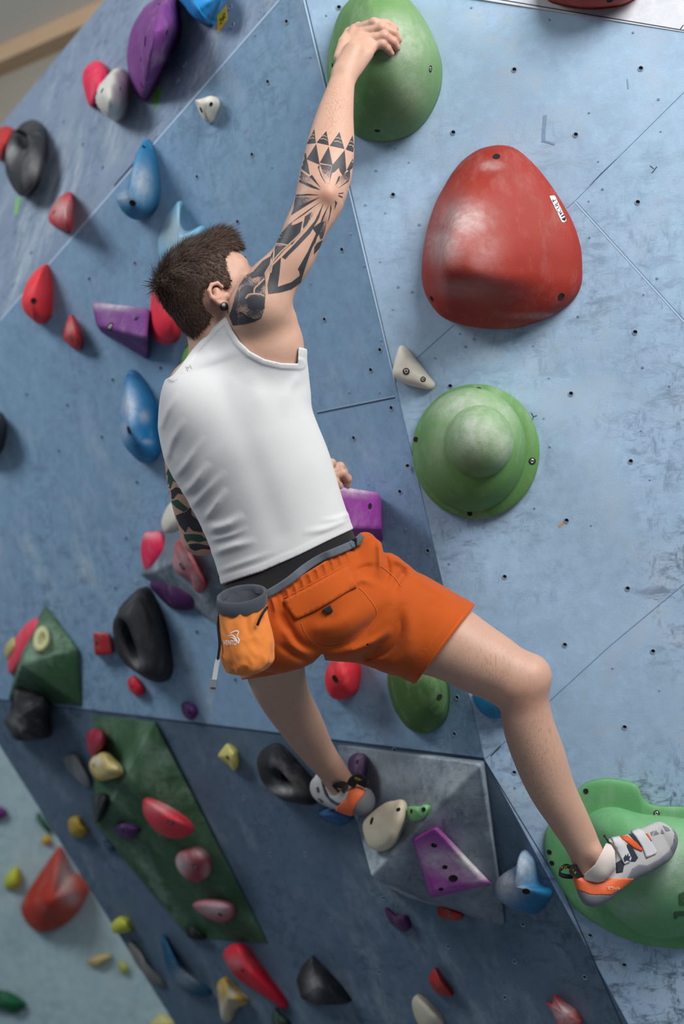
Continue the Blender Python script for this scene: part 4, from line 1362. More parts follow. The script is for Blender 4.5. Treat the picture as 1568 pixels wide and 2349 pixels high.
dW = 3.25
hand_r = []
mcp = [(813, 68), (829, 77), (843, 91), (853, 107)]
pip = [(857, 52), (873, 64), (880, 83), (876, 101)]
dip = [(886, 54), (902, 75), (901, 96), (888, 111)]
tip = [(906, 66), (914, 91), (911, 110), (897, 122)]
MC = []
for i in range(4):
    z = [on(egg_bv, *mcp[i], .034, 3.3), on(egg_bv, *pip[i], .027, 3.3), on(egg_bv, *dip[i], .018, 3.3), on(egg_bv, *tip[i], .0085, 3.3)]
    MC.append(z)
    r = (.0105, .0112, .0112, .0098)[i] * .97
    w = c_(783 + 5 * i, 160 + 5 * i, 3.25)
    hand_r += [(Cone(w, z[0], .017, .0135), .012)]
HAND_PALM = Field(hand_r + [(Cone(c_(790, 168, 3.25), c_(812, 118, 3.265), .024, .024), .015), (Cone(c_(812, 160, 3.262), c_(843, 122, 3.275), .015, .013), .012)])
fing_r = []
for i in range(4):
    z = MC[i]
    r = (.0102, .0108, .0105, .0095)[i]
    fing_r.append([(Cone(z[0], z[1], r * 1.16, r * 1.04), 0), (Cone(z[1], z[2], r * 1.06, r * .94), .003), (Cone(z[2], z[3], r * .95, r * .82), .003), (Ell(z[1] - np.array([0, .002, 0]), (r * 1.08,) * 3), .004)])
thumb = [(Cone(c_(778, 132, 3.27), c_(788, 96, 3.29), .014, .0125), 0), (Cone(c_(788, 96, 3.29), on(egg_bv, 800, 74, .02, 3.33), .0125, .0115), .004), (Cone(on(egg_bv, 800, 74, .02, 3.33), on(egg_bv, 822, 58, .011, 3.34), .011, .0088), .004)]
# left hand closed over the top edge of the purple block
pur_bv = bvh_of(PURPLE)
lh = [(Cone(c_(715, 1116, 3.465), c_(752, 1094, 3.5), .026, .022), .012), (Cone(c_(722, 1130, 3.47), c_(752, 1112, 3.5), .02, .016), .012)]
lf = []
for (a, b, c, e) in [((748, 1084, 3.505), (780, 1070, 3.515), (788, 1082, 3.53), (786, 1104, 3.535)), ((750, 1098, 3.495), (785, 1085, 3.5), (797, 1098, 3.515), (796, 1113, 3.525)), ((748, 1112, 3.49), (768, 1106, 3.49), (776, 1114, 3.5), (776, 1126, 3.51)), ((742, 1122, 3.485), (758, 1120, 3.485), (766, 1127, 3.49), (766, 1136, 3.5))]:
    A, B_, C_, E_ = c_(*a), c_(*b), c_(*c), c_(*e)
    r = .0108
    lf.append([(Cone(A, B_, r * 1.12, r * 1.04), 0), (Cone(B_, C_, r * 1.05, r * .98), .003), (Cone(C_, E_, r * .98, r * .82), .003)])
lthumb = [(Cone(c_(735, 1085, 3.47), c_(760, 1062, 3.5), .014, .0115), 0), (Cone(c_(760, 1062, 3.5), c_(772, 1074, 3.54), .0112, .009), .003)]

# legs
leg_r_st = [st(775, 1385, 3.26, 104, .105), st(900, 1430, 3.255, 98, .1), st(1035, 1475, 3.24, 88, .088), st(1092, 1507, 3.23, 80, .08), st(1153, 1537, 3.215, 69, .068), st(1198, 1562, 3.21, 58, .06)]
shin_r_st = [st(1198, 1572, 3.21, 56, .056), st(1206, 1640, 3.225, 58, .06), st(1238, 1740, 3.25, 59, .062), st(1266, 1812, 3.265, 53, .053), st(1308, 1888, 3.285, 45, .042), st(1340, 1950, 3.3, 38, .035), st(1352, 1992, 3.312, 35, .030)]
leg_l_st = [st(640, 1440, 3.33, 92, .09), st(632, 1535, 3.48, 68, .075), st(652, 1598, 3.58, 60, .062), st(692, 1664, 3.68, 49, .058), st(732, 1730, 3.8, 39, .044), st(764, 1772, 3.87, 35, .037), st(786, 1806, 3.9, 35, .035)]
LEG_R, SHIN_R, LEG_L = Loft(leg_r_st, DEP, ends=.8), Loft(shin_r_st, DEP, ends=.8), Loft(leg_l_st, np.array([.3, .75, .55]), ends=.8)
leg_r = [(LEG_R, .03), (SHIN_R, .035), (Ell(c_(1218, 1545, 3.195), (.034, .034, .034)), .04), (Cone(c_(1072, 1558, 3.21), c_(1142, 1598, 3.2), .012, .010), .035), (Cone(c_(1366, 1958, 3.275), c_(1370, 1966, 3.275), .014, .014), .025), (Cone(c_(1352, 2012, 3.315), c_(1440, 1982, 3.355), .025, .016), .02)]
leg_l = [(LEG_L, .03), (Cone(c_(790, 1812, 3.9), c_(750, 1815, 3.99), .03, .024), .02)]

head_p = [(Ell(hd(0, .002), (.1, .088, .077), HAX), 0), (Ell(hd(-.022, .0), (.078, .082, .074), HAX), .01), (Ell(hd(.034, -.07), (.062, .078, .06), HAX), .03), (Cone(hd(.082, -.122, -.012), hd(.082, -.122, .012), .021, .021), .02),
          (Cone(hd(.07, -.047, -.042), hd(.07, -.047, .042), .02, .02), .02), (Cone(hd(.083, -.012, -.035), hd(.083, -.012, .035), .015, .015), .018), (Ell(hd(.062, .03), (.04, .045, .055), HAX), .02),
          (Cone(hd(.096, -.025), hd(.117, -.062), .008, .012), .01), (Cone(hd(.1, -.064, -.012), hd(.1, -.064, .012), .008, .008), .008), (Cone(hd(.093, -.092, -.018), hd(.093, -.092, .018), .0075, .0075), .006), (Cone(hd(.09, -.104, -.015), hd(.09, -.104, .015), .008, .008), .006),
          (Cone(hd(.0, -.085, .05), hd(.055, -.118, .036), .018, .016), .025), (Cone(hd(.0, -.085, -.05), hd(.055, -.118, -.036), .018, .016), .025), (Cone(hd(-.05, -.06), hd(-.045, -.13), .05, .048), .03)]


def ear(sg):
    E = lambda f, u, r: hd(f - .009, u - .012, sg * (.070 + r))
    out = [(Cone(E(.004, -.046, .0), E(-.012, -.042, .012), .012, .01), .008)]
    rim = [(.014, -.028, .010), (.010, -.016, .013), (-.004, -.012, .016), (-.017, -.02, .0185), (-.021, -.036, .0185), (-.016, -.052, .016), (-.006, -.064, .0125), (.003, -.072, .009), (.009, -.071, .0065), (.011, -.062, .006)]
    rr = [.0042, .0044, .0044, .0046, .0046, .0046, .005, .0058, .0054, .0045]
    for i in range(len(rim) - 1):
        out.append((Cone(E(*rim[i]), E(*rim[i + 1]), rr[i], rr[i + 1]), .003))
    out += [(Cone(E(.0, -.026, .011), E(-.011, -.04, .0135), .0036, .0036), .004), (Cone(E(-.011, -.04, .0135), E(-.006, -.056, .011), .0036, .0034), .004), (Cone(E(.013, -.046, .006), E(.012, -.052, .006), .005, .005), .004),
            (Cone(E(-.004, -.03, .005), E(-.004, -.06, .004), .011, .008), .005)]
    return out


EARS = [Field(ear(1)), Field(ear(-1))]
F_torso = Field(torso_p)
F_hips = Field([(pelvis, 0), (glute_r, .03), (glute_l, .03)])
F_legs = Field([(p, k) for p, k in leg_r])
F_legl = Field([(p, k) for p, k in leg_l])
F_armr, F_arml = Field(arm_r), Field(arm_l)
F_head = Field(head_p)
F_neck = Field([(neck, 0), (sterno, .012)])
FING = [Field(x) for x in fing_r] + [Field(thumb)]
LFING = [Field(x) for x in lf] + [Field(lthumb)]
LPALM = Field(lh)


def f_body(P):
    t = F_torso(P)
    t = smin(t, F_hips(P), .05)
    t = smin(t, F_legs(P), .035)
    t = smin(t, F_legl(P), .03)
    t = smin(t, F_neck(P), .028)
    a = F_armr(P)
    pal = HAND_PALM(P)
    for q in FING: pal = smin(pal, q(P), .0018)
    a = smin(a, pal, .012)
    b = F_arml(P)
    lp = LPALM(P)
    for q in LFING: lp = smin(lp, q(P), .0018)
    b = smin(b, lp, .012)
    armpit = smin(t, a, .03)
    t = smin(armpit, b, .025)
    h = F_head(P)
    for e in EARS: h = smin(h, e(P), .003)
    # face and raised arm stay apart: only the neck side of the head blends
    nk = smin(F_neck(P), h, .022)
    return np.minimum(np.minimum(t, h), nk)


ROOT = np.array(world(c_(700, 1375, 3.25)))


def A_(cx, cy, rx, ry, s=1.0):
    def fn(v):
        p = proj(v)
        return s * np.exp(-((p[:, 0] - cx) / rx) ** 2 - ((p[:, 1] - cy) / ry) ** 2)
    return fn


def many(*fs):
    return lambda v: np.max([f(v) for f in fs], 0)


person = sdf_obj('person', f_body, (-.5, 2.95, -1.0), (.78, 4.12, 1.2), .0024, SKIN, None, ROOT, relax=2, attrs={
    'hairy': many(A_(765, 240, 40, 70, .9), A_(1120, 1530, 90, 70, .8), A_(1230, 1740, 70, 160, .9), A_(690, 1650, 80, 120, .5)),
    'ruddy': many(A_(752, 446, 22, 22, .6), A_(492, 690, 26, 34, .55), A_(900, 95, 26, 40, .5), A_(1205, 1600, 60, 40, .4), A_(790, 1110, 20, 20, .5), A_(1340, 1985, 40, 30, .35)),
    'stubble': lambda v: np.where(F_head(local(v)) < .004, many(A_(548, 700, 26, 40, .85), A_(600, 720, 60, 40, .8))(v), 0)})
tag(person, 'climber in a white vest and orange shorts reaching up to the green egg hold', 'person')
body_bv = bvh_arrays(person)

# ---------------------------------------------------------------- eyes, brow, lips (turned to the wall)
EYE = plain('eye_white', (226, 222, 216), .25, .5)
BROWN = plain('dark_brown', (54, 38, 30), .6, .3)
for sg in (-1, 1):
    bm = bmesh.new()
    bmesh.ops.create_uvsphere(bm, u_segments=16, v_segments=10, radius=.0118)
    vs = np.array([x.co for x in bm.verts]) + world(hd(.078, -.036, sg * .029))
    fs = [[x.index for x in f.verts] for f in bm.faces]
    fm = [1 if np.linalg.norm(np.mean(vs[f], 0) - (world(hd(.078, -.036, sg * .029)) + RM @ hf * .0118)) < .006 else 0 for f in fs]
    bm.free()
    mesh_obj('eye', vs, fs, None, parent=person, origin=world(hd(.078, -.036, sg * .029)), mats=[EYE, BROWN], fmat=fm)
    tube('eyebrow', [world(hd(.1, -.012, sg * .014)), world(hd(.099, -.007, sg * .03)), world(hd(.088, -.014, sg * .046))], [.003, .004, .002], BROWN, person)

# ---------------------------------------------------------------- hair
HAIRM = NT('brown_hair')
hv = HAIRM.coord()
HAIRM.color(HAIRM.mix(HAIRM.noise(hv, 160, 3), lin((36, 27, 23)), lin((86, 64, 50))))
HAIRM = HAIRM.set(.6, .3)
hair_poly = [(300, 600), (330, 520), (430, 480), (560, 500), (600, 560), (556, 575), (528, 572), (514, 590), (517, 612), (528, 640), (524, 664), (510, 662), (497, 655), (480, 655), (466, 666), (462, 690), (472, 712), (487, 722), (476, 745), (450, 772), (440, 800), (390, 810), (320, 740)]


def f_hair(P):
    q = P - HC
    f_, u_ = q @ hf, q @ hu
    top = np.clip((u_ + .02) / .08, 0, 1)
    grow = .005 + .006 * top + .003 * np.sin(f_ * 120 + u_ * 60) * np.sin((q @ hr) * 110) * top
    d = F_head(P) - grow
    px = lpx(P)
    cut = poly_sd(px, hair_poly) / 1020
    d = smax(d, cut, .006)
    return np.maximum(d, -(F_head(P) + .008))


hv_, hq_ = surface(f_hair, HC - .17, HC + .17, .0032, 1)
hw = world(hv_)
# strands combed forward from the whorl at the crown, lying down on the sides
tri_n = np.cross(hw[hq_[:, 1]] - hw[hq_[:, 0]], hw[hq_[:, 2]] - hw[hq_[:, 0]])
ar = np.linalg.norm(tri_n, axis=1)
cen = hw[hq_].mean(1)
outw = cen - world(HC)
good = (np.sum(tri_n * outw, 1) > 0) & (np.linalg.norm(outw, axis=1) > .07)
pr = np.where(good, ar, 0)
pick = RNG.choice(len(hq_), 15000, p=pr / pr.sum())
HFw, HUw, HRw = RM @ hf, RM @ hu, RM @ hr
whorl = world(hd(-.085, .055, .01))
SV, SF = [], []
for k in pick:
    p = cen[k] + RNG.normal(0, .0015, 3)
    n = unit(tri_n[k])
    rel = (p - world(HC))
    lu, lf_ = rel @ HUw, rel @ HFw
    d = p - whorl
    d = d - n * (d @ n)
    d = unit(d) if np.linalg.norm(d) > 1e-5 else HFw
    topness = np.clip((lu - .01) / .06, 0, 1)
    flow = d * .6 + HFw * topness * .6 - HUw * (1 - topness) * .7
    flow = unit(flow - n * (flow @ n) + RNG.normal(0, .22, 3))
    near = np.exp(-(np.linalg.norm(p - whorl) / .03) ** 2)
    front = np.clip((lf_ - .055) / .03, 0, 1) * topness
    L = (.010 + .014 * topness + .012 * front + .010 * near) * RNG.uniform(.7, 1.25)
    lift = .10 + .10 * topness + .4 * near + .40 * front
    wv = unit(np.cross(flow, n)) * RNG.uniform(.0005, .0011)
    b = len(SV)
    p0 = p - n * .003
    p1 = p + flow * L * .5 + n * L * .5 * lift
    p2 = p + flow * L + n * L * lift * RNG.uniform(.5, 1.0)
    SV += [p0 - wv, p0 + wv, p1 - wv * .8, p1 + wv * .8, p2]
    SF += [[b, b + 1, b + 3, b + 2], [b + 2, b + 3, b + 4]]
allv = np.vstack([hw, np.array(SV)])
allf = hq_.tolist() + [[i + len(hw) for i in f] for f in SF]
hair = mesh_obj('hair', allv, allf, HAIRM, parent=person, origin=ROOT)

# black plug in the stretched lobe
PLUG = plain('glossy_black', (10, 10, 12), .28, .4)
l_, n_ = cast(body_bv, 514, 703)
if l_ is not None:
    axn = unit(RM @ hr * .8 + RM @ np.array([.35, -.3, .1]))
    fr = np.array(frame_of(axn)) @ np.eye(3)
    prof = [(.0, .004), (.0078, .004), (.0094, .003), (.0096, .0015), (.0084, -.001), (.0084, -.006), (0, -.006)]
    vs, fs = [], []
    for rr, z in prof:
        for i in range(18):
            a = 2 * math.pi * i / 18
            vs.append(l_ + fr @ np.array([rr * math.cos(a), rr * math.sin(a), z]))
    for k in range(len(prof) - 1):
        for i in range(18):
            fs.append([k * 18 + (i + 1) % 18, k * 18 + i, k * 18 + 18 + i, k * 18 + 18 + (i + 1) % 18])
    mesh_obj('ear_plug', vs, fs, PLUG, parent=person, origin=ROOT)
# ---------------------------------------------------------------- clothes
def cloth(name, c, rough=.85, weave=900, var=.05):
    t = NT(name)
    v = t.coord()
    b = lin(c)
    t.color(t.mix(t.noise(v, 14, 4), tuple(x * (1 - var) for x in b), tuple(min(1, x * (1 + var)) for x in b)))
    t.bump(t.noise(v, weave, 2, .5), .18, .002)
    t.b.inputs['Sheen Weight'].default_value = .15
    return t.set(rough, .2)


M_VEST = cloth('white_ribbed_cotton', (200, 200, 200))
M_SHORT = cloth('orange_cotton', (172, 73, 10), .8, var=.07)
M_BAND = cloth('black_elastic', (26, 26, 28))
neckline = [(395, 862), (415, 838), (440, 803), (465, 775), (487, 752), (505, 735), (522, 720)]
armhole = [(522, 720), (526, 738), (533, 757), (549, 783), (573, 806), (606, 824), (645, 833), (688, 835)]
vest_poly = neckline + armhole[1:-1] + [(682, 834), (684, 796), (702, 800), (800, 880), (920, 1200), (825, 1206), (803, 1217), (760, 1237), (680, 1276), (600, 1311), (510, 1340), (470, 1352), (300, 1300), (230, 950)]
# wrinkles: pixel polylines, width, height
vw = [([(800, 1192), (740, 1215), (690, 1222)], 8, .006), ([(803, 1178), (770, 1190), (730, 1196)], 6, .004), ([(476, 1215), (520, 1205), (560, 1180)], 11, .008), ([(470, 1190), (490, 1165), (520, 1120)], 8, .006), ([(420, 1130), (445, 1110), (480, 1060)], 10, .007), ([(436, 1165), (470, 1130), (520, 1080)], 9, .005),
      ([(488, 1270), (530, 1255), (590, 1240)], 9, .006), ([(380, 1060), (395, 1010), (425, 960)], 9, .005), ([(497, 1312), (560, 1290), (640, 1262)], 7, .003), ([(482, 1240), (530, 1228), (570, 1210)], 6, .004), ([(400, 1095), (430, 1060), (470, 1000)], 8, .004), ([(560, 850), (590, 900), (610, 980)], 22, .003), ([(690, 860), (660, 900), (650, 960)], 12, .003), ([(365, 990), (385, 940), (410, 900)], 8, .004)]


def wrinkle(px, ws):
    o = np.zeros(len(px))
    for ln, w, a in ws:
        q = smooth_line(ln, 12)
        m = (px[:, 0] > q[:, 0].min() - 4 * w) & (px[:, 0] < q[:, 0].max() + 4 * w) & (px[:, 1] > q[:, 1].min() - 4 * w) & (px[:, 1] < q[:, 1].max() + 4 * w)
        if not m.any(): continue
        x = px[m]
        best = np.full(len(x), 1e9)
        tt = np.zeros(len(x))
        for i in range(11):
            e = q[i + 1] - q[i]
            t = np.clip(((x - q[i]) @ e) / (e @ e), 0, 1)
            dd = np.hypot(*(x - q[i] - t[:, None] * e).T)
            k = dd < best
            best[k] = dd[k]
            tt[k] = (i + t[k]) / 11
        o[m] += a * np.exp(-(best / w) ** 2) * np.minimum(1, np.minimum(tt * 5 + .25, (1 - tt) * 2.2)) ** 1.0
    return o


spine = [(500, 850), (545, 960), (590, 1080), (640, 1220)]


def f_vest(P):
    px = lpx(P)
    d = np.minimum(F_torso(P), 9)
    d = smin(d, F_hips(P), .05)
    near = np.abs(d) < .05
    out = d - .007
    if near.any():
        q = px[near]
        e = np.minimum(line_d(q, neckline), line_d(q, armhole))
        band = .0022 * np.clip((15 - e) / 3, 0, 1)
        hem = line_d(q, [(510, 1340), (600, 1311), (680, 1276), (760, 1237), (803, 1217)])
        band = band + .0012 * np.clip((17 - hem) / 2.5, 0, 1)
        back = P[near][:, 1] < 3.24
        gro = .0035 * np.exp(-(line_d(q, spine) / 30) ** 2)
        out[near] = d[near] - .007 - band - .85 * wrinkle(q, vw) + gro * back
    cut = poly_sd(px, vest_poly) / 1005
    return smax(out, cut, .002)


vest = sdf_obj('tank_top', f_vest, (-.48, 2.98, -.2), (.2, 3.45, .5), .0024, M_VEST, person, ROOT, relax=2)
vest_bv = bvh_arrays(vest)

shorts_r = Loft([st(775, 1370, 3.25, 122, .118), st(900, 1418, 3.25, 119, .118), st(1000, 1466, 3.245, 113, .112), st(1050, 1496, 3.24, 112, .11)], DEP, ends=.7)
shorts_l = Loft([st(640, 1420, 3.3, 104, .105), st(642, 1500, 3.42, 92, .1), st(645, 1580, 3.52, 88, .095)], np.array([.2, .8, .4]), ends=.7)
F_sh = Field([(Ell(c_(695, 1368, 3.25), (.182, .122, .15), np.stack([unit([.952, 0, .309]), DEP, unit([-.309, 0, .952])])), 0), (Ell(c_(778, 1400, 3.205), (.104, .094, .1)), .03), (Ell(c_(640, 1425, 3.21), (.1, .09, .1)), .03), (shorts_r, .03), (shorts_l, .025),
              (Cone(c_(835, 1250, 3.22), c_(860, 1300, 3.22), .03, .05), .03), (Loft([st(668, 1318, 3.25, 165, .115), st(690, 1370, 3.25, 160, .12)], DEP, ends=.3), .02)])
shorts_poly = [(470, 1420), (492, 1385), (530, 1372), (612, 1361), (660, 1338), (705, 1312), (750, 1284), (792, 1254), (826, 1222), (850, 1217), (872, 1232), (879, 1268), (905, 1268), (960, 1230), (1200, 1260), (1110, 1360), (1087, 1392), (944, 1579), (900, 1660), (830, 1640), (756, 1560), (741, 1497), (718, 1520), (690, 1534), (655, 1543), (600, 1553), (480, 1570), (400, 1480)]
sw = [([(745, 1490), (800, 1470), (850, 1430), (895, 1380)], 12, -.009), ([(790, 1500), (850, 1475), (900, 1440)], 10, .009), ([(830, 1510), (880, 1490), (905, 1465)], 11, -.01), ([(860, 1500), (905, 1462), (918, 1400), (910, 1385)], 14, -.012), ([(880, 1540), (930, 1500), (945, 1440), (930, 1390)], 16, .007),
      ([(868, 1240), (872, 1290), (866, 1330)], 7, .007), ([(880, 1270), (890, 1310), (880, 1350)], 7, -.006), ([(900, 1280), (935, 1300), (945, 1330)], 10, .007), ([(930, 1310), (910, 1340), (905, 1372)], 8, -.006), ([(955, 1320), (1000, 1350), (1050, 1380)], 12, .004),
      ([(640, 1400), (660, 1440), (690, 1480), (735, 1492)], 11, -.009), ([(650, 1440), (680, 1485), (720, 1500)], 9, .006), ([(640, 1480), (690, 1510), (710, 1520)], 8, -.005), ([(800, 1345), (830, 1330), (865, 1345)], 8, .005), ([(815, 1310), (845, 1300), (870, 1300)], 7, -.005), ([(640, 1350), (650, 1385), (655, 1420)], 7, -.004),
      ([(700, 1440), (760, 1440), (820, 1410), (850, 1370)], 22, .006), ([(625, 1370), (630, 1395), (630, 1420)], 5, .004), ([(1000, 1370), (985, 1430), (950, 1500)], 18, -.004)]
for i in range(11):                 # the gathers of the elastic waist
    x = 622 + i * 17
    y = 1362 - i * 11.4
    sw.append(([(x, y + 8), (x + 5, y + 26), (x + 7, y + 42)], 3.2, .0035))
hem_a, hem_b = np.array([1087, 1392.]), np.array([944, 1579.])
hem_n = np.array([hem_b[1] - hem_a[1], -(hem_b[0] - hem_a[0])])
hem_n = hem_n / np.linalg.norm(hem_n)       # towards the knee


def f_shorts(P):
    px = lpx(P)
    d = smin(F_sh(P), smin(smin(F_hips(P), F_legs(P), .035), F_legl(P), .03) - .011, .012)
    d = np.minimum(d, smin(smin(smin(F_torso(P), F_hips(P), .05), F_legs(P), .035), F_legl(P), .03) - .0125)
    near = np.abs(d) < .05
    out = d.copy()
    if near.any():
        q = px[near]
        w = wrinkle(q, sw)
        hd_ = (q - hem_a) @ hem_n
        w = w + .0012 * np.clip((np.abs(hd_) < 30).astype(float), 0, 1)
        w = w + .0025 * np.exp(-(line_d(q, [(655, 1338), (705, 1311), (750, 1283), (792, 1253), (826, 1222)]) / 8) ** 2)
        out[near] = d[near] - np.where(P[near][:, 1] < 3.3, np.maximum(w * 1.25, -.0095), 0)
    hdist = ((px - hem_a) @ hem_n) / 1005
    inner = np.maximum(shorts_r(P) + .012, -(hdist + .04))
    out = smax(out, -inner, .002)
    cut = poly_sd(px, shorts_poly) / 1005
    return smax(out, cut, .003)


shorts = sdf_obj('shorts', f_shorts, (-.36, 2.98, -.52), (.36, 3.72, .02), .0026, M_SHORT, person, ROOT, relax=2)
shorts_bv = bvh_arrays(shorts)
band_poly = [(500, 1362), (515, 1340), (600, 1306), (680, 1270), (760, 1231), (806, 1205), (830, 1222), (815, 1290), (720, 1360), (610, 1420), (505, 1430)]


def f_band(P):
    d = smin(smin(smin(F_torso(P), F_hips(P), .05), F_legs(P), .035), F_legl(P), .03) - .0035
    return smax(d, poly_sd(lpx(P), band_poly) / 1005, .002)


sdf_obj('waistband', f_band, (-.36, 3.0, -.3), (.2, 3.45, .05), .003, M_BAND, person, ROOT, relax=1)
M_STITCH = cloth('orange_thread', (190, 90, 36))


def px_ribbons(lines, w=2.2):
    return [ribbon_poly(l, w) for l in lines]


M_FLAP = cloth('orange_flap', (176, 76, 13), .8)
flap = decal('pocket_flap', [[(653, 1376), (700, 1352), (748, 1327), (794, 1301), (806, 1322), (817, 1345), (770, 1374), (725, 1400), (677, 1421), (664, 1399)]], shorts_bv, M_FLAP, shorts, off=.006, thick=.005, step=7)
decal('pocket_tab', [[(740, 1398), (757, 1388), (764, 1402), (751, 1410)]], shorts_bv, M_BAND, shorts, off=.006, thick=.005, step=5)
for sl in px_ribbons([[(690, 1428), (706, 1460), (740, 1482), (800, 1474), (845, 1440), (864, 1405), (840, 1365), (822, 1348)], [(1062, 1412), (1010, 1482), (962, 1552)], [(870, 1296), (900, 1320), (920, 1345)], [(650, 1372), (700, 1346), (790, 1297)]], 2.0):
    decal('stitching', [sl], shorts_bv, M_STITCH, shorts, off=.0012, step=5)

# stitched crest below the vest neckline
lettering('embroidery', 'M', (430, 852), (.9, -.45), 13, vest_bv, plain('grey_thread', (186, 186, 184), .8), vest, off=.0012)

# ---------------------------------------------------------------- chalk bag on its belt
BAGC = c_(555, 1372, 3.05)
bag = empty('chalk_bag', world(c_(566, 1545, 3.06)))
tag(bag, 'orange chalk bag with a grey rim hung from a grey belt at the hip', 'chalk bag')
M_BAG = cloth('orange_ripstop', (214, 124, 54), .7, var=.12)
M_RIM = cloth('grey_rim_fabric', (58, 62, 70), .85)
M_FLEECE = cloth('grey_fleece', (70, 74, 80), .95, 300)


def bag_ring(cx, cy, rx, ry_m, d, tilt, n=72, wob=0.0, ph=0.0, th=0.0):
    out = []
    for i in range(n):
        a = 2 * math.pi * i / n
        w = 1 + wob * (math.sin(3 * a + ph) * .5 + math.sin(7 * a + 1.7 * ph) * .3 + math.sin(11 * a + ph * .7) * .2)
        x, y = math.cos(a) * w, math.sin(a) * w
        p = c_(cx, cy, d) + np.array([R_(rx, d) * x, ry_m * y, R_(rx, d) * x * tilt - ry_m * y * th])
        out.append(p)
    return out


def rings_obj(name, rings, mat, parent, cap0=False, cap1=False, dense=0):
    if dense:
        R0 = np.array(rings)
        rings = [np.array(x) for x in np.stack([smooth_line(R0[:, k], dense) for k in range(R0.shape[1])], 1)]
        for i, rg in enumerate(rings):
            c = rg.mean(0)
            t = i / (dense - 1)
            for k in range(len(rg)):
                a = 2 * math.pi * k / len(rg)
                g = .0022 * math.sin(a * 11 + 2 * math.sin(t * 5)) * math.exp(-t * 7)
                g += .006 * (abs(noise.noise(Vector((math.cos(a) * 1.6, math.sin(a) * 1.6, t * 2.2 + 5)))) - .2)
                g += .010 * t * (.22 - abs(noise.noise(Vector((math.cos(a) * 3 + 3, math.sin(a) * 3, t * 6)))))
                rg[k] = rg[k] + unit(rg[k] - c) * g if np.linalg.norm(rg[k] - c) > .01 else rg[k]
    n = len(rings[0])
    v = world(np.concatenate([np.asarray(r) for r in rings]))
    fs = [[k * n + i, k * n + (i + 1) % n, k * n + n + (i + 1) % n, k * n + n + i] for k in range(len(rings) - 1) for i in range(n)]
    if cap1: fs.append(list(range(len(v) - n, len(v))))
    if cap0: fs.append(list(range(n))[::-1])
    o = mesh_obj(name, v, fs, mat, parent=parent, origin=world_origin(parent))
    bm = bmesh.new(); bm.from_mesh(o.data); bmesh.ops.recalc_face_normals(bm, faces=bm.faces); bm.to_mesh(o.data); bm.free()
    for p in o.data.polygons: p.use_smooth = True
    return o


TH = -.33                          # the mouth leans so that its inside shows
B_ = [bag_ring(555, 1384, 55, .05, 3.05, .13, wob=.01, th=TH), bag_ring(555, 1394, 54, .049, 3.05, .12, wob=.03, ph=.6, th=TH), bag_ring(556, 1412, 55, .050, 3.05, .1, wob=.06, ph=1.0, th=-.25), bag_ring(560, 1440, 58, .053, 3.05, .06, wob=.05, ph=1.9, th=-.15), bag_ring(565, 1470, 61, .056, 3.05, .05, wob=.05, ph=2.8, th=-.1), bag_ring(568, 1500, 61, .057, 3.05, .06, wob=.06, ph=3.9, th=-.05),
      bag_ring(570, 1520, 57, .054, 3.05, .07, wob=.08, ph=4.6), bag_ring(568, 1536, 46, .045, 3.05, .08, wob=.09, ph=5.5), bag_ring(566, 1545, 28, .03, 3.05, .08, wob=.1, ph=6), bag_ring(565, 1548, 8, .008, 3.05, .08)]
bagb = rings_obj('bag_body', B_, M_BAG, bag, cap1=True, dense=64)
# finer folds
sb = bagb.modifiers.new('sub', 'SUBSURF'); sb.levels = 1; sb.render_levels = 1
rings_obj('rim', [bag_ring(555, 1391, 57, .051, 3.05, .13, th=TH), bag_ring(555, 1384, 58.5, .053, 3.05, .13, th=TH), bag_ring(554, 1372, 58.5, .053, 3.05, .13, th=TH), bag_ring(554, 1363, 57, .0515, 3.05, .13, wob=.012, th=TH), bag_ring(554, 1361, 54, .049, 3.05, .13, wob=.02, ph=1, th=TH), bag_ring(554, 1364, 50, .045, 3.05, .13, wob=.05, ph=2, th=TH), bag_ring(555, 1378, 49, .044, 3.05, .13, wob=.07, ph=3, th=TH)], M_RIM, bag)
rings_obj('lining', [bag_ring(555, 1374, 49.5, .0445, 3.05, .13, wob=.04, ph=3, th=TH), bag_ring(556, 1400, 48, .043, 3.05, .1, wob=.05, th=TH), bag_ring(560, 1450, 50, .045, 3.05, .05), bag_ring(562, 1480, 8, .008, 3.05, .05)], M_FLEECE, bag, cap1=True)
dgx = bpy.context.evaluated_depsgraph_get()
mev = bagb.evaluated_get(dgx).to_mesh()
bag_bv = BVHTree.FromPolygons([tuple(np.array(x.co) + world_origin(bagb)) for x in mev.vertices], [tuple(p.vertices) for p in mev.polygons])
bagb.evaluated_get(dgx).to_mesh_clear()
M_PRINT = plain('white_print', (232, 230, 226), .7, .2)
lettering('logo_lettering', 'VENTO', (513, 1479), (1, .0), 11, bag_bv, M_PRINT, bagb, off=.0014, bold=.01, squeeze=.6)
cv = lambda x, y: (460 + x / 2.306, 1150 + y / 2.306)
for em in ([(146, 712), (165, 707), (183, 720), (198, 750)], [(158, 699), (178, 688), (200, 687), (192, 714)], [(192, 714), (203, 732), (199, 752)], [(152, 718), (172, 722), (190, 740)]):
    decal('logo_emblem', [ribbon_poly([cv(*p) for p in em], [1.2, 2.6, 1.4], 12)], bag_bv, M_PRINT, bagb, off=.0012, step=2.5)
M_CORD = plain('black_cord', (24, 24, 34), .8, .2)
M_WEB = plain('grey_webbing', (178, 182, 186), .8, .2)
M_LOCK = plain('grey_plastic', (112, 118, 126), .45, .4)
k3 = lambda x, y, d: world(c_(460 + x / 2.306, 1150 + y / 2.306, d))
tube('cord', [k3(352, 560, 3.02), k3(330, 590, 3.0), k3(312, 625, 2.995), k3(300, 655, 2.998)], .003, M_CORD, bag)
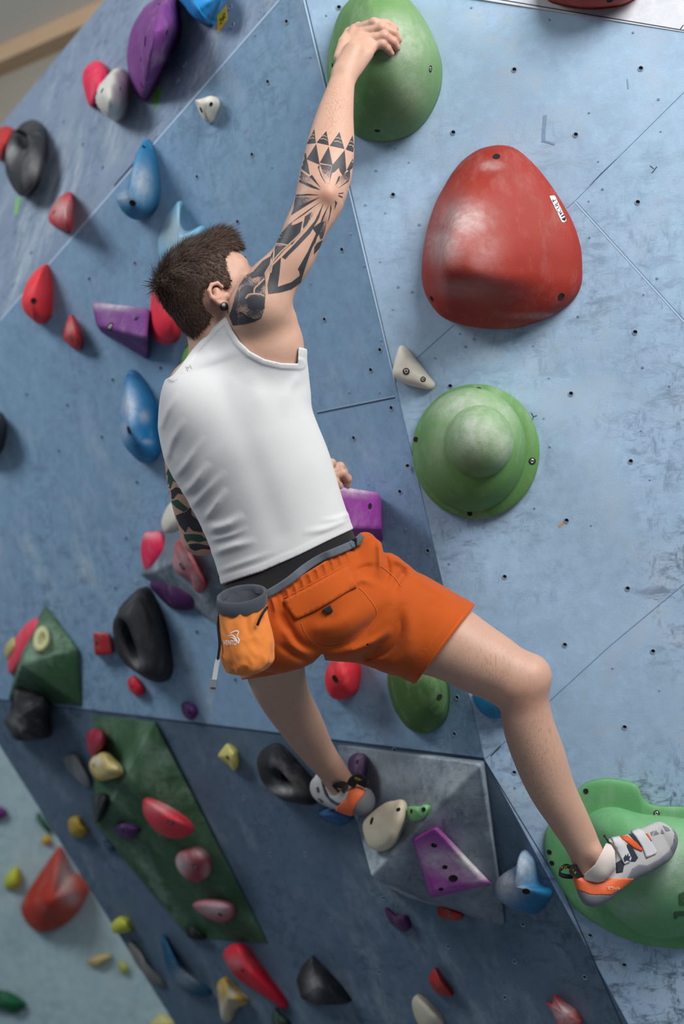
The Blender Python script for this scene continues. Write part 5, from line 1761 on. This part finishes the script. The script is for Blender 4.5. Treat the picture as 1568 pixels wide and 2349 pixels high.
tube('cord', [k3(100, 590, 3.04), k3(92, 660, 3.03), k3(100, 750, 3.02), k3(95, 810, 3.02), k3(90, 838, 3.02)], .0028, M_CORD, bag)


def strap3(name, pts, w, t, mat, parent, wdir=(1, 0, 0)):
    q = smooth_line([world(c_(*p)) for p in pts], 16)
    wd = RM @ np.asarray(wdir, float)
    vs, fs = [], []
    for i in range(len(q)):
        tt = unit(q[min(i + 1, len(q) - 1)] - q[max(i - 1, 0)])
        s = unit(wd - tt * (wd @ tt)) * w / 2
        n = unit(np.cross(tt, s)) * t / 2
        vs += [q[i] - s - n, q[i] + s - n, q[i] + s + n, q[i] - s + n]
    for i in range(len(q) - 1):
        for k in range(4):
            fs.append([4 * i + k, 4 * i + (k + 1) % 4, 4 * i + 4 + (k + 1) % 4, 4 * i + 4 + k])
    fs += [[3, 2, 1, 0], [len(vs) - 4 + k for k in range(4)]]
    return mesh_obj(name, vs, fs, mat, parent=parent, origin=world_origin(parent), smooth=False)


strap3('cord_sleeve', [(500, 1512, 3.02), (496, 1530, 3.02), (491, 1562, 3.02)], .010, .004, M_WEB, bag)
strap3('cord_lock', [(489, 1558, 3.02), (488, 1576, 3.02)], .016, .012, M_LOCK, bag)
strap3('cord_end', [(490, 1572, 3.02), (487, 1590, 3.02)], .011, .006, M_LOCK, bag)
M_BELT = cloth('grey_belt_webbing', (84, 90, 98), .85, 500)
hips = Field([(F_, 0) for F_ in ()])


def both_cast(px, py):
    best = None
    for b in (shorts_bv, vest_bv, body_bv):
        l, n = cast(b, px, py)
        if l is not None and (best is None or depth_of(l) < depth_of(best[0])): best = (l, n)
    return best


def belt(name, line, w, mat, parent, off=.004, th=.003):
    q = smooth_line(line, 40)
    t = np.gradient(q, axis=0)
    t /= np.linalg.norm(t, axis=1)[:, None]
    nn = np.stack([-t[:, 1], t[:, 0]], -1)
    cols = np.linspace(-.5, .5, 5)
    V, Fs = [], []
    dep = []
    for i in range(len(q)):
        ds = []
        for s in cols:
            x = q[i] + nn[i] * w * s
            h_ = both_cast(*x)
            ds.append(depth_of(h_[0]) if h_ is not None else np.nan)
        dep.append(np.nanmin(ds))
    dep = np.array(dep)
    for _ in range(6): dep[1:-1] = np.minimum(dep[1:-1], (dep[:-2] + dep[2:]) / 2)
    for lay in (0, 1):
        for i in range(len(q)):
            for s in cols:
                x = q[i] + nn[i] * w * s
                V.append(W(x[0], x[1], dep[i] - off + th * lay))
    n, m = len(q), len(cols)
    for i in range(n - 1):
        for j in range(m - 1):
            a = i * m + j
            Fs.append([a, a + 1, a + m + 1, a + m])
            b = n * m + a
            Fs.append([b, b + m, b + m + 1, b + 1])
    for i in range(n - 1):
        for j in (0, m - 1):
            a = i * m + j
            Fs.append([a, a + m, n * m + a + m, n * m + a])
    o = mesh_obj(name, V, Fs, mat, parent=parent, origin=world_origin(parent))
    bm = bmesh.new(); bm.from_mesh(o.data); bmesh.ops.recalc_face_normals(bm, faces=bm.faces); bm.to_mesh(o.data); bm.free()
    return o


belt('belt_strap', [(606, 1366), (632, 1352), (665, 1330), (700, 1302), (735, 1280), (770, 1265), (800, 1252), (826, 1238)], 18, M_BELT, bag, off=.009)
belt('belt_tail', [(805, 1250), (818, 1242), (831, 1228)], 14, M_BELT, bag, off=.0135)
M_BUCK = plain('black_plastic', (34, 36, 40), .35, .5)
bq = both_cast(811, 1247)
bd = depth_of(bq[0]) - .016
bx = lambda x, y: W(460 + x / 2.306, 1150 + y / 2.306, bd)
frame_o = [(775, 205), (826, 188), (830, 242), (792, 268)]
frame_i = [(789, 214), (816, 204), (818, 236), (799, 250)]
vs, fs = [], []
for dz in (0, .006):
    for q in (frame_o, frame_i):
        for x, y in q: vs.append(W(460 + x / 2.306, 1150 + y / 2.306, bd + dz))
for i in range(4):
    j = (i + 1) % 4
    fs += [[i, j, 4 + j, 4 + i], [8 + i, 12 + i, 12 + j, 8 + j], [i, 8 + i, 8 + j, j], [4 + i, 4 + j, 12 + j, 12 + i]]
bk = mesh_obj('buckle', vs, fs, M_BUCK, parent=bag, origin=world_origin(bag), smooth=False)
bv_ = bk.modifiers.new('round', 'BEVEL'); bv_.width = .0015; bv_.segments = 2
# ---------------------------------------------------------------- tattoos: ink lying in the skin
def ink_mat():
    t = NT('tattoo_ink')
    v = t.coord()
    t.color(t.mix(t.noise(v, 60, 4), lin((40, 42, 48)), lin((62, 62, 66))))
    t.bump(t.noise(v, 240, 3, .6), .1, .002)
    return t.set(.5, .35)


def stipple_mat(name, a, b, scale=1500):
    t = NT(name)
    v = t.coord()
    nz = t.noise(v, scale, 1, .4)
    f = t.math('GREATER_THAN', t.math('ADD', nz, t.math('MULTIPLY', t.attr('tone'), .55)), .74)
    sk = t.mix(t.noise(v, 7, 4), lin((180, 140, 120)), lin((192, 156, 136)))
    t.color(t.mix(f, sk, lin(a)))
    return t.set(.5, .35)


INK = ink_mat()
STIP = stipple_mat('stippled_ink', (58, 60, 68), None, 900)
SKIN_GAP = plain('skin_line', (166, 138, 120), .5, .35)
INK_SOFT = plain('soft_ink', (80, 72, 70), .5, .35, var=.15)
INK_GREEN = plain('green_ink', (48, 76, 62), .5, .35, var=.2)
a2 = lambda p: [(500 + x / 2.8, y / 2.8) for x, y in p]
a5 = lambda p: [(300 + x / 2.613, 500 + y / 2.613) for x, y in p]
tri_rows = [[(618, 830), (570, 925), (628, 919)], [(695, 842), (633, 916), (711, 934)], [(778, 848), (717, 936), (810, 957)], [(862, 870), (818, 960), (879, 982)]]
row2 = [[(630, 926), (568, 1022), (652, 1058)], [(710, 942), (653, 1045), (735, 1062)], [(812, 964), (732, 1062), (775, 1078), (822, 1092)], [(880, 988), (825, 1088), (868, 1040), (879, 1010)], [(561, 935), (527, 1030), (568, 1022), (564, 970)]]
spikes = [[(528, 1030), (568, 1022), (578, 1060), (588, 1122), (518, 1072)], [(732, 1062), (775, 1078), (748, 1104), (722, 1114), (728, 1090)], [(775, 1078), (824, 1092), (800, 1128), (782, 1100)], [(825, 1090), (868, 1042), (862, 1080), (838, 1098)], [(640, 1072), (652, 1058), (650, 1090), (690, 1180), (660, 1130)]]
rays = [[(586, 1134), (604, 1124), (640, 1180), (662, 1208)], [(722, 1108), (730, 1114), (713, 1180)], [(772, 1134), (784, 1130), (776, 1160), (751, 1192)], [(842, 1150), (836, 1166), (768, 1212)], [(808, 1236), (775, 1240), (768, 1246), (800, 1243)], [(800, 1264), (772, 1252), (770, 1259), (795, 1270)], [(514, 1152), (522, 1170), (600, 1205), (660, 1222), (600, 1186)],
        [(498, 1250), (497, 1262), (580, 1254), (654, 1253), (580, 1245)], [(470, 1382), (482, 1346), (560, 1304), (654, 1266), (590, 1306)], [(440, 1452), (470, 1452), (475, 1428), (560, 1372), (665, 1290), (590, 1340)], [(632, 1500), (618, 1560), (655, 1460), (713, 1308), (670, 1390)], [(722, 1312), (716, 1370), (700, 1440), (715, 1400), (728, 1340)], [(745, 1350), (764, 1302), (750, 1286), (752, 1310)],
        [(428, 1664), (412, 1648), (470, 1590), (545, 1510), (620, 1420), (678, 1300), (648, 1400), (590, 1500), (510, 1585)]]
blades = [[(376, 1560), (400, 1505), (440, 1458), (500, 1440), (542, 1420), (528, 1490), (478, 1568), (420, 1570)], [(374, 1580), (446, 1584), (352, 1690), (338, 1640)], [(560, 1392), (600, 1362), (570, 1440), (548, 1478), (545, 1450)]]
stips = [([(655, 1055), (728, 1066), (713, 1178), (691, 1176)], (690, 1050), 130), ([(846, 1092), (846, 1148), (768, 1205), (756, 1192), (790, 1130)], (850, 1090), 140), ([(516, 1088), (590, 1140), (658, 1212), (560, 1176), (514, 1150)], (510, 1090), 160), ([(497, 1266), (650, 1262), (484, 1344), (490, 1300)], (485, 1300), 180), ([(556, 1392), (656, 1308), (546, 1480)], (540, 1470), 180), ([(640, 1470), (712, 1330), (690, 1470), (660, 1560)], (650, 1560), 240)]
arm_blades = [[(905, 236), (926, 248), (1000, 160), (1062, 90), (1040, 90), (960, 180)], [(900, 236), (892, 320), (880, 412), (822, 455), (818, 400), (838, 320), (852, 284)], [(822, 457), (880, 412), (960, 385), (1012, 345), (1017, 388), (960, 428), (900, 446)], [(1010, 322), (1000, 306), (1060, 200), (1110, 90), (1122, 96), (1085, 210), (1046, 310), (1016, 385)], [(1100, 160), (1150, 130), (1130, 180), (1095, 220)],
              [(800, 330), (826, 308), (842, 226), (790, 258), (735, 318)], [(850, 270), (938, 170), (950, 166), (880, 168), (862, 200), (846, 250)], [(1088, 60), (1128, 30), (1160, 20), (1120, 110)]]
shoulder_base = [[(588, 588), (606, 540), (622, 470), (650, 400), (690, 345), (735, 320), (798, 322), (806, 360), (806, 470), (800, 545), (782, 600), (740, 622), (680, 638), (612, 645)]]
shoulder_dark = [[(692, 488), (715, 470), (745, 464), (770, 470), (796, 474), (802, 540), (782, 558), (766, 538), (742, 556), (724, 540), (704, 546)], [(650, 450), (660, 420), (690, 400), (735, 415), (742, 455), (715, 450), (690, 470), (660, 480)], [(590, 590), (600, 560), (622, 545), (640, 575), (632, 615), (640, 640), (612, 645)], [(640, 575), (660, 560), (700, 590), (740, 605), (782, 600), (740, 622), (690, 634), (694, 600), (668, 578)], [(712, 345), (740, 322), (798, 322), (796, 350), (760, 352), (725, 366)], [(750, 425), (800, 372), (806, 390), (770, 432)], [(612, 530), (624, 480), (645, 430), (650, 455), (640, 500), (630, 545)]]
def tattoo(polys, m, step=4.0, off=.0005):
    for p in polys:
        decal('tattoo', [p], body_bv, m, person, off=off, step=step)


tattoo([a2(p) for p in tri_rows + row2 + spikes + rays + blades], INK)
tattoo([a5(p) for p in arm_blades], INK)


def tone_of(cx, cy, L):
    return lambda x, y: max(0.0, 1 - math.hypot(x - cx, y - cy) / L)


for p, (ox, oy), L in stips:
    q = a2([(ox, oy)])[0]
    decal('tattoo', [a2(p)], body_bv, STIP, person, off=.0004, step=4, attr=tone_of(q[0], q[1], L / 2.8))
for p in shoulder_base:
    decal('tattoo', [a5(p)], body_bv, STIP, person, off=.0004, step=4, attr=lambda x, y: .62 - .28 * math.sin(x * .11) * math.sin(y * .13))
tattoo([a5(p) for p in shoulder_dark], INK, off=.0007)
chev = []
for t in tri_rows:
    t = np.array(t, float)
    for f in (.45, .68):
        L = t[0] + (t[1] - t[0]) * f
        Rr = t[0] + (t[2] - t[0]) * f
        m = (L + Rr) / 2 + np.array([0, -10])
        a, b = L * .8 + m * .2, Rr * .8 + m * .2
        chev.append(a2([tuple(a), tuple(m), tuple(b), tuple(b + [0, 5]), tuple(m + [0, 6]), tuple(a + [0, 5])]))
tattoo(chev, SKIN_GAP, 3, .0009)
# pale gaps between the shapes of the upper arm
gaps = [[(806, 330), (845, 270), (900, 205), (1000, 110), (1060, 40)], [(806, 330), (812, 400), (806, 460)], [(838, 330), (856, 232), (870, 160), (940, 165)], [(1020, 380), (1060, 260), (1100, 160), (1150, 125)], [(740, 455), (742, 425), (770, 395), (800, 365)], [(690, 485), (705, 462), (740, 456), (775, 458), (800, 470)]]
for g in gaps:
    decal('tattoo', [ribbon_poly(a5(g), 3.4)], body_bv, SKIN_GAP, person, off=.0011, step=4)
# the lowered arm: dark leaves and feathers
k4 = lambda p: [(x / 2.8, 560 + y / 2.8) for x, y in p]
leafs = [[(1060, 1500), (1080, 1440), (1100, 1425), (1110, 1470), (1150, 1500), (1155, 1540), (1110, 1520), (1095, 1570), (1070, 1560)], [(1085, 1590), (1130, 1560), (1190, 1580), (1195, 1610), (1140, 1600), (1110, 1640), (1090, 1620)], [(1100, 1650), (1140, 1640), (1210, 1700), (1180, 1720), (1130, 1690)], [(1130, 1760), (1180, 1730), (1225, 1690), (1230, 1740), (1290, 1790), (1230, 1800), (1170, 1800)], [(1045, 1450), (1060, 1440), (1075, 1475), (1055, 1500)]]
leaf2 = [[(0, 1150)]]
k6 = lambda p: [(x / 2.8, 1150 + y / 2.8) for x, y in p]
lf2 = [[(1130, 90), (1180, 70), (1240, 100), (1290, 150), (1300, 200), (1240, 190), (1210, 160), (1190, 200), (1150, 150)], [(1180, 210), (1230, 210), (1290, 215), (1330, 250), (1280, 262), (1225, 250), (1200, 262), (1185, 235)], [(1210, 275), (1270, 270), (1350, 290), (1355, 310), (1300, 305), (1250, 318), (1220, 300)], [(1095, 0), (1140, 5), (1190, 35), (1170, 55), (1130, 40)]]
for i, p in enumerate([k4(q) for q in leafs] + [k6(q) for q in lf2]):
    decal('tattoo', [p], body_bv, INK_GREEN if i % 2 == 0 else INK, person, off=.0006, step=4)

# ---------------------------------------------------------------- climbing shoes and sock
M_SUEDE = cloth('grey_suede', (172, 170, 170), .85, 500)
M_RUBBER = plain('grey_rubber', (112, 114, 120), .6, .35, var=.15, scale=30)
M_ORANGE = plain('orange_rubber', (222, 104, 62), .55, .35, scale=20)
M_NAVY = cloth('navy_trim', (44, 50, 62), .8)
M_SOCK = cloth('grey_ribbed_sock', (208, 196, 188), .9, 700)
M_STRAPG = cloth('pale_strap', (190, 190, 192), .8, 600)
M_LACE = plain('orange_mesh', (204, 84, 36), .7, .3, var=.3, scale=400)
M_YELLOWT = plain('yellow_print', (216, 176, 40), .6, .3)
b3 = lambda p: [(960 + x / 2.579, 1700 + y / 2.579) for x, y in p]
dish_bv = bvh_of(DISH)
l_, n_ = cast(dish_bv, 1515, 1975)
D_TOE = (depth_of(l_) if l_ is not None else 3.45) - .036
shoe_out = smooth_loop(b3([(1092, 560), (1125, 580), (1150, 572), (1200, 562), (1255, 542), (1300, 522), (1370, 492), (1420, 474), (1480, 500), (1520, 550), (1526, 610), (1490, 690), (1420, 742), (1350, 782), (1250, 832), (1165, 905), (1085, 962), (1030, 978), (980, 960), (948, 910), (924, 830), (920, 800), (985, 796), (1060, 820), (1125, 800), (1150, 740), (1146, 650)]), 120)


def f_shoe(P):
    px = lpx(P)
    t = np.clip(((px[:, 0] - 1330) * 200 + (px[:, 1] - 2045) * -110) / (200 ** 2 + 110 ** 2), 0, 1)
    dc = 3.315 + (D_TOE - 3.315) * t
    w = np.interp(t, [0, .2, .45, .7, .9, 1], [.036, .046, .045, .042, .034, .022])
    a = np.full(len(P), .2)
    m = (px[:, 0] > 1270) & (px[:, 0] < 1600) & (px[:, 1] > 1830) & (px[:, 1] < 2130)
    if m.any(): a[m] = poly_sd(px[m], shoe_out) / 985
    return smax(a, np.abs(P[:, 1] - dc) - w, .03)


SB = (.45, 3.2, -1.0), (.85, 3.55, -.6)
shoe_r = sdf_obj('climbing_shoe', f_shoe, SB[0], SB[1], .002, M_SUEDE, person, ROOT, relax=2)
rand_r = b3([(1470, 470), (1514, 540), (1506, 600), (1478, 650), (1420, 696), (1350, 733), (1300, 728), (1262, 752), (1240, 800), (1205, 880), (1150, 880), (1130, 908), (1020, 908), (930, 872), (940, 1010), (1100, 1020), (1400, 830), (1570, 690), (1560, 500)])
band_r = b3([(905, 795), (985, 803), (1060, 822), (1128, 814), (1275, 812), (1262, 828), (1205, 872), (1135, 910), (1020, 910), (930, 876)])
sdf_obj('rand', lambda P: smax(f_shoe(P) - .0022, poly_sd(lpx(P), rand_r) / 985, .001), SB[0], SB[1], .002, M_RUBBER, shoe_r, ROOT, relax=1)
sdf_obj('heel_band', lambda P: smax(f_shoe(P) - .0032, poly_sd(lpx(P), band_r) / 985, .001), SB[0], SB[1], .002, M_ORANGE, shoe_r, ROOT, relax=1)
sh_bv = bvh_arrays(shoe_r)
for nm, p, m, off in (('trim', [(1165, 722), (1198, 700), (1215, 725), (1205, 775), (1168, 782)], M_NAVY, .0012), ('trim', [(1228, 612), (1252, 610), (1296, 690), (1280, 712), (1250, 712)], M_NAVY, .0012), ('trim', [(1240, 552), (1262, 545), (1300, 592), (1318, 640), (1290, 606)], M_NAVY, .0012),
                      ('lacing', [(1184, 568), (1236, 566), (1285, 600), (1320, 640), (1316, 652), (1270, 632), (1222, 592)], M_LACE, .0028), ('lacing', [(1340, 548), (1352, 548), (1376, 590), (1362, 584)], M_LACE, .002), ('strap', [(1140, 580), (1186, 570), (1222, 622), (1252, 690), (1246, 712), (1212, 728), (1196, 694), (1168, 630)], M_STRAPG, .0045),
                      ('strap', [(1256, 542), (1300, 524), (1326, 540), (1362, 588), (1404, 652), (1398, 664), (1342, 690), (1334, 668), (1318, 628), (1280, 566)], M_STRAPG, .0045)):
    decal(nm, [b3(p)], sh_bv, m, shoe_r, off=off, thick=off * .9, step=3.5)
decal('strap_logo', [b3([(1206, 690), (1218, 668), (1222, 682), (1232, 660), (1234, 682), (1246, 676), (1238, 700), (1246, 712), (1226, 704), (1212, 714)])], sh_bv, M_NAVY, shoe_r, off=.0056, step=3)
for p in ([(1368, 540), (1392, 530), (1376, 562)], [(1398, 528), (1420, 548), (1384, 560)], [(1436, 520), (1452, 548), (1428, 546)], [(1440, 500), (1470, 512), (1486, 530), (1462, 534)]):
    decal('toe_print', [b3(p)], sh_bv, M_RUBBER, shoe_r, off=.0012, step=3)
lettering('lettering', 'RTIVA', b3([(1112, 878)])[0], (1, -.12), 6.2, sh_bv, plain('pale_print', (232, 196, 170), .6), shoe_r, off=.0062, squeeze=1.15)


def loop_tab(name, pts, w, mat, parent, wdir):
    return strap3(name, pts, w, .0035, mat, parent, wdir)


b3p = lambda x, y, d: (960 + x / 2.579, 1700 + y / 2.579, d)
tb = loop_tab('pull_tab', [b3p(985, 805, 3.29), b3p(940, 790, 3.285), b3p(905, 770, 3.283), b3p(918, 748, 3.283), b3p(950, 770, 3.287), b3p(990, 800, 3.29)], .017, M_BAND, shoe_r, (.5, .3, .9))
tb2 = loop_tab('pull_tab', [b3p(935, 800, 3.315), b3p(870, 800, 3.315), b3p(832, 785, 3.315), b3p(840, 755, 3.315), b3p(880, 738, 3.315), b3p(905, 760, 3.315), b3p(940, 795, 3.315)], .016, M_BAND, shoe_r, (.2, 1, .25))
decal_sock = b3([(975, 790), (1000, 768), (1040, 730), (1078, 660), (1108, 600), (1130, 600), (1160, 650), (1165, 750), (1135, 818), (1060, 838), (975, 822)])
F_shin2 = Field([(SHIN_R, 0), (Cone(c_(1366, 1958, 3.275), c_(1370, 1966, 3.275), .014, .014), .025), (Cone(c_(1352, 2010, 3.315), c_(1440, 1982, 3.355), .028, .018), .02), (Cone(c_(1372, 1985, 3.29), c_(1392, 1968, 3.295), .028, .028), .02)])
sdf_obj('sock', lambda P: smax(F_shin2(P) - .004, poly_sd(lpx(P), decal_sock) / 985, .002), (.4, 3.15, -1.0), (.8, 3.5, -.6), .0022, M_SOCK, person, ROOT, relax=1)
# collar trim
cl = [b3([(1098, 560)])[0], b3([(1120, 590)])[0], b3([(1144, 640)])[0], b3([(1150, 740)])[0], b3([(1128, 798)])[0], b3([(1060, 820)])[0], b3([(985, 798)])[0]]
cpts = []
for x, y in smooth_line(cl, 14):
    l, n = cast(sh_bv, x, y)
    cpts.append(l if l is not None else W(x, y, 3.285))
tube('collar', cpts, .0032, M_NAVY, shoe_r)

# the left shoe, seen from behind, toe against the wall
b4 = lambda p: [(480 + x / 3.015, 1650 + y / 3.015) for x, y in p]
shoe_l_st = [st(828, 1836, 3.86, 34, .036), st(806, 1832, 3.89, 42, .04), st(780, 1820, 3.94, 46, .044), st(755, 1812, 4.0, 46, .044), st(742, 1812, 4.03, 38, .036)]
SHL = Loft(shoe_l_st, np.array([.5, .5, .75]), ends=.75)
F_shl = Field([(SHL, 0), (Cone(c_(770, 1790, 3.93), c_(752, 1796, 3.98), .04, .036), .02)])
LB = (-.16, 3.75, -.9), (.14, 4.12, -.6)
open_l = b4([(795, 380), (1000, 380), (1000, 440), (930, 520), (880, 500), (830, 470)])
shoe_l = sdf_obj('climbing_shoe', F_shl, LB[0], LB[1], .0025, M_SUEDE, person, ROOT, relax=1)
band_l = b4([(990, 440), (1075, 480), (1070, 520), (1010, 590), (985, 680), (870, 660), (868, 640), (885, 600), (935, 560)])
rand_l = b4([(1075, 480), (1200, 480), (1200, 720), (985, 720), (985, 680), (1010, 590), (1070, 520)])
sdf_obj('heel_band', lambda P: smax(F_shl(P) - .004, poly_sd(lpx(P), band_l) / 840, .001), LB[0], LB[1], .0025, M_ORANGE, shoe_l, ROOT)
sdf_obj('rand', lambda P: smax(F_shl(P) - .003, poly_sd(lpx(P), rand_l) / 840, .001), LB[0], LB[1], .0025, M_RUBBER, shoe_l, ROOT)
shl_bv = bvh_arrays(shoe_l)
for q in ([(772, 385), (786, 390), (800, 470), (830, 540), (880, 575), (912, 580), (935, 560), (925, 590), (890, 596), (840, 570), (800, 520), (780, 450)], [(750, 545), (770, 550), (790, 570), (775, 575)], [(742, 470), (756, 468), (762, 500), (748, 505)]):
    decal('trim', [b4(q)], shl_bv, M_NAVY, shoe_l, off=.0022, thick=.002, step=3.5)
b4p = lambda x, y, d: (480 + x / 3.015, 1650 + y / 3.015, d)
t1 = strap3('pull_tab', [b4p(975, 460, 3.84), b4p(1000, 420, 3.83), b4p(1035, 405, 3.825), b4p(1065, 425, 3.825), b4p(1050, 460, 3.835)], .026, .005, M_BAND, shoe_l, (.6, .2, -.75))
t2 = strap3('pull_tab', [b4p(870, 480, 3.84), b4p(895, 462, 3.83), b4p(925, 462, 3.83), b4p(945, 490, 3.835)], .026, .005, M_BAND, shoe_l, (.35, .2, -.9))
for tabo, txt, o_, d_, h_ in ((tb2, 'PORT', b3([(836, 758)])[0], (1, -.12), 6.5), (tb, 'iva', b3([(905, 772)])[0], (1, .62), 6.5), (t1, 'PORT', b4([(1003, 412)])[0], (1, .35), 5.2), (t2, 'iva', b4([(885, 484)])[0], (1, .3), 5.2)):
    bvx = bvh_of(tabo)
    lettering('tab_lettering', txt, o_, d_, h_, bvx, M_YELLOWT, tabo, off=.0006, bold=.01)

# ---------------------------------------------------------------- sticker on the red shield, blocks of print on the green foothold
red_bv = bvh_of(REDBIG)
cc = lambda p: [(1000 + x / 2.76, y / 2.76) for x, y in p]
M_LABEL = plain('white_sticker', (238, 238, 236), .4, .4)
stk = decal('sticker', [cc([(716, 1246), (722, 1241), (744, 1240), (750, 1244), (821, 1394), (818, 1402), (800, 1409), (794, 1406)])], red_bv, M_LABEL, REDBIG, off=.0012, step=4)
stk_bv = red_bv
u_dir = np.array([-(805 - 735), -(1400 - 1245.0)])
lettering('sticker_lettering', 'CULT', cc([(789, 1346)])[0], u_dir, 8.2, stk_bv, M_INK, stk, off=.0035, bold=.008, squeeze=1.25)
for p in ([(788, 1388), (812, 1376), (814, 1400)], [(778, 1352), (797, 1345), (782, 1366)], [(786, 1368), (802, 1360), (806, 1368), (790, 1376)]):
    decal('sticker_logo', [cc(p)], stk_bv, M_INK, stk, off=.003, step=2)
M_PRINTG = plain('dark_green_print', (62, 96, 68), .7, .3, var=.3, scale=60)
for p in ([(1535, 905), (1568, 890), (1640, 880), (1640, 905), (1566, 925), (1564, 950), (1640, 945), (1640, 975), (1540, 970)], [(1505, 1015), (1518, 1008), (1640, 1000), (1640, 1030), (1530, 1035), (1525, 1052), (1508, 1050)]):
    decal('print_mark', [b3(p)], dish_bv, M_PRINTG, DISH, off=.0012, step=5)
# ---------------------------------------------------------------- light, camera, output look
wd = bpy.data.worlds.new('World')
SC.world = wd
wd.use_nodes = True
bg = wd.node_tree.nodes['Background']
bg.inputs['Color'].default_value = lin((206, 220, 238)) + (1,)
bg.inputs['Strength'].default_value = .25


def area(name, loc, aim, sx, sy, power, col):
    l = bpy.data.lights.new(name, 'AREA')
    l.shape = 'RECTANGLE'
    l.size, l.size_y = sx, sy
    l.energy = power
    l.color = col
    o = bpy.data.objects.new(name, l)
    COL.objects.link(o)
    o.location = loc
    d = Vector(aim) - Vector(loc)
    o.rotation_euler = d.to_track_quat('-Z', 'Y').to_euler()
    o['kind'] = 'structure'
    return o


area('key_light', (2.0, .3, 4.7), (.4, 3.4, 2.0), 3.0, 2.0, 300, (1, .985, .96))  # soft key from the upper right, as the shadows fall lower left
area('fill_light', (-4.2, 2.2, 5.2), (-2.2, 5.6, 1.8), 2.4, 1.6, 170, (.95, .98, 1))  # unseen fill added to lift the left walls

cam = bpy.data.cameras.new('camera')
cam.sensor_fit = 'VERTICAL'
cam.sensor_height = 36
cam.lens = 36 * F / 2349
cam.clip_end = 60
cam.dof.use_dof = True
cam.dof.focus_distance = 3.25
cam.dof.aperture_fstop = cam.lens / 1000 / .026
co = bpy.data.objects.new('camera', cam)
COL.objects.link(co)
co.location = (0, 0, CAMZ)
co.rotation_euler = (math.radians(90) + PITCH, 0, 0)
SC.camera = co
SC.view_settings.view_transform = 'Standard'
SC.view_settings.look = 'None'
SC.view_settings.gamma = 1
SC.view_settings.exposure = 0
SC.view_settings.use_curve_mapping = False
SC.cycles.use_denoising = True
SC.cycles.max_bounces = 6
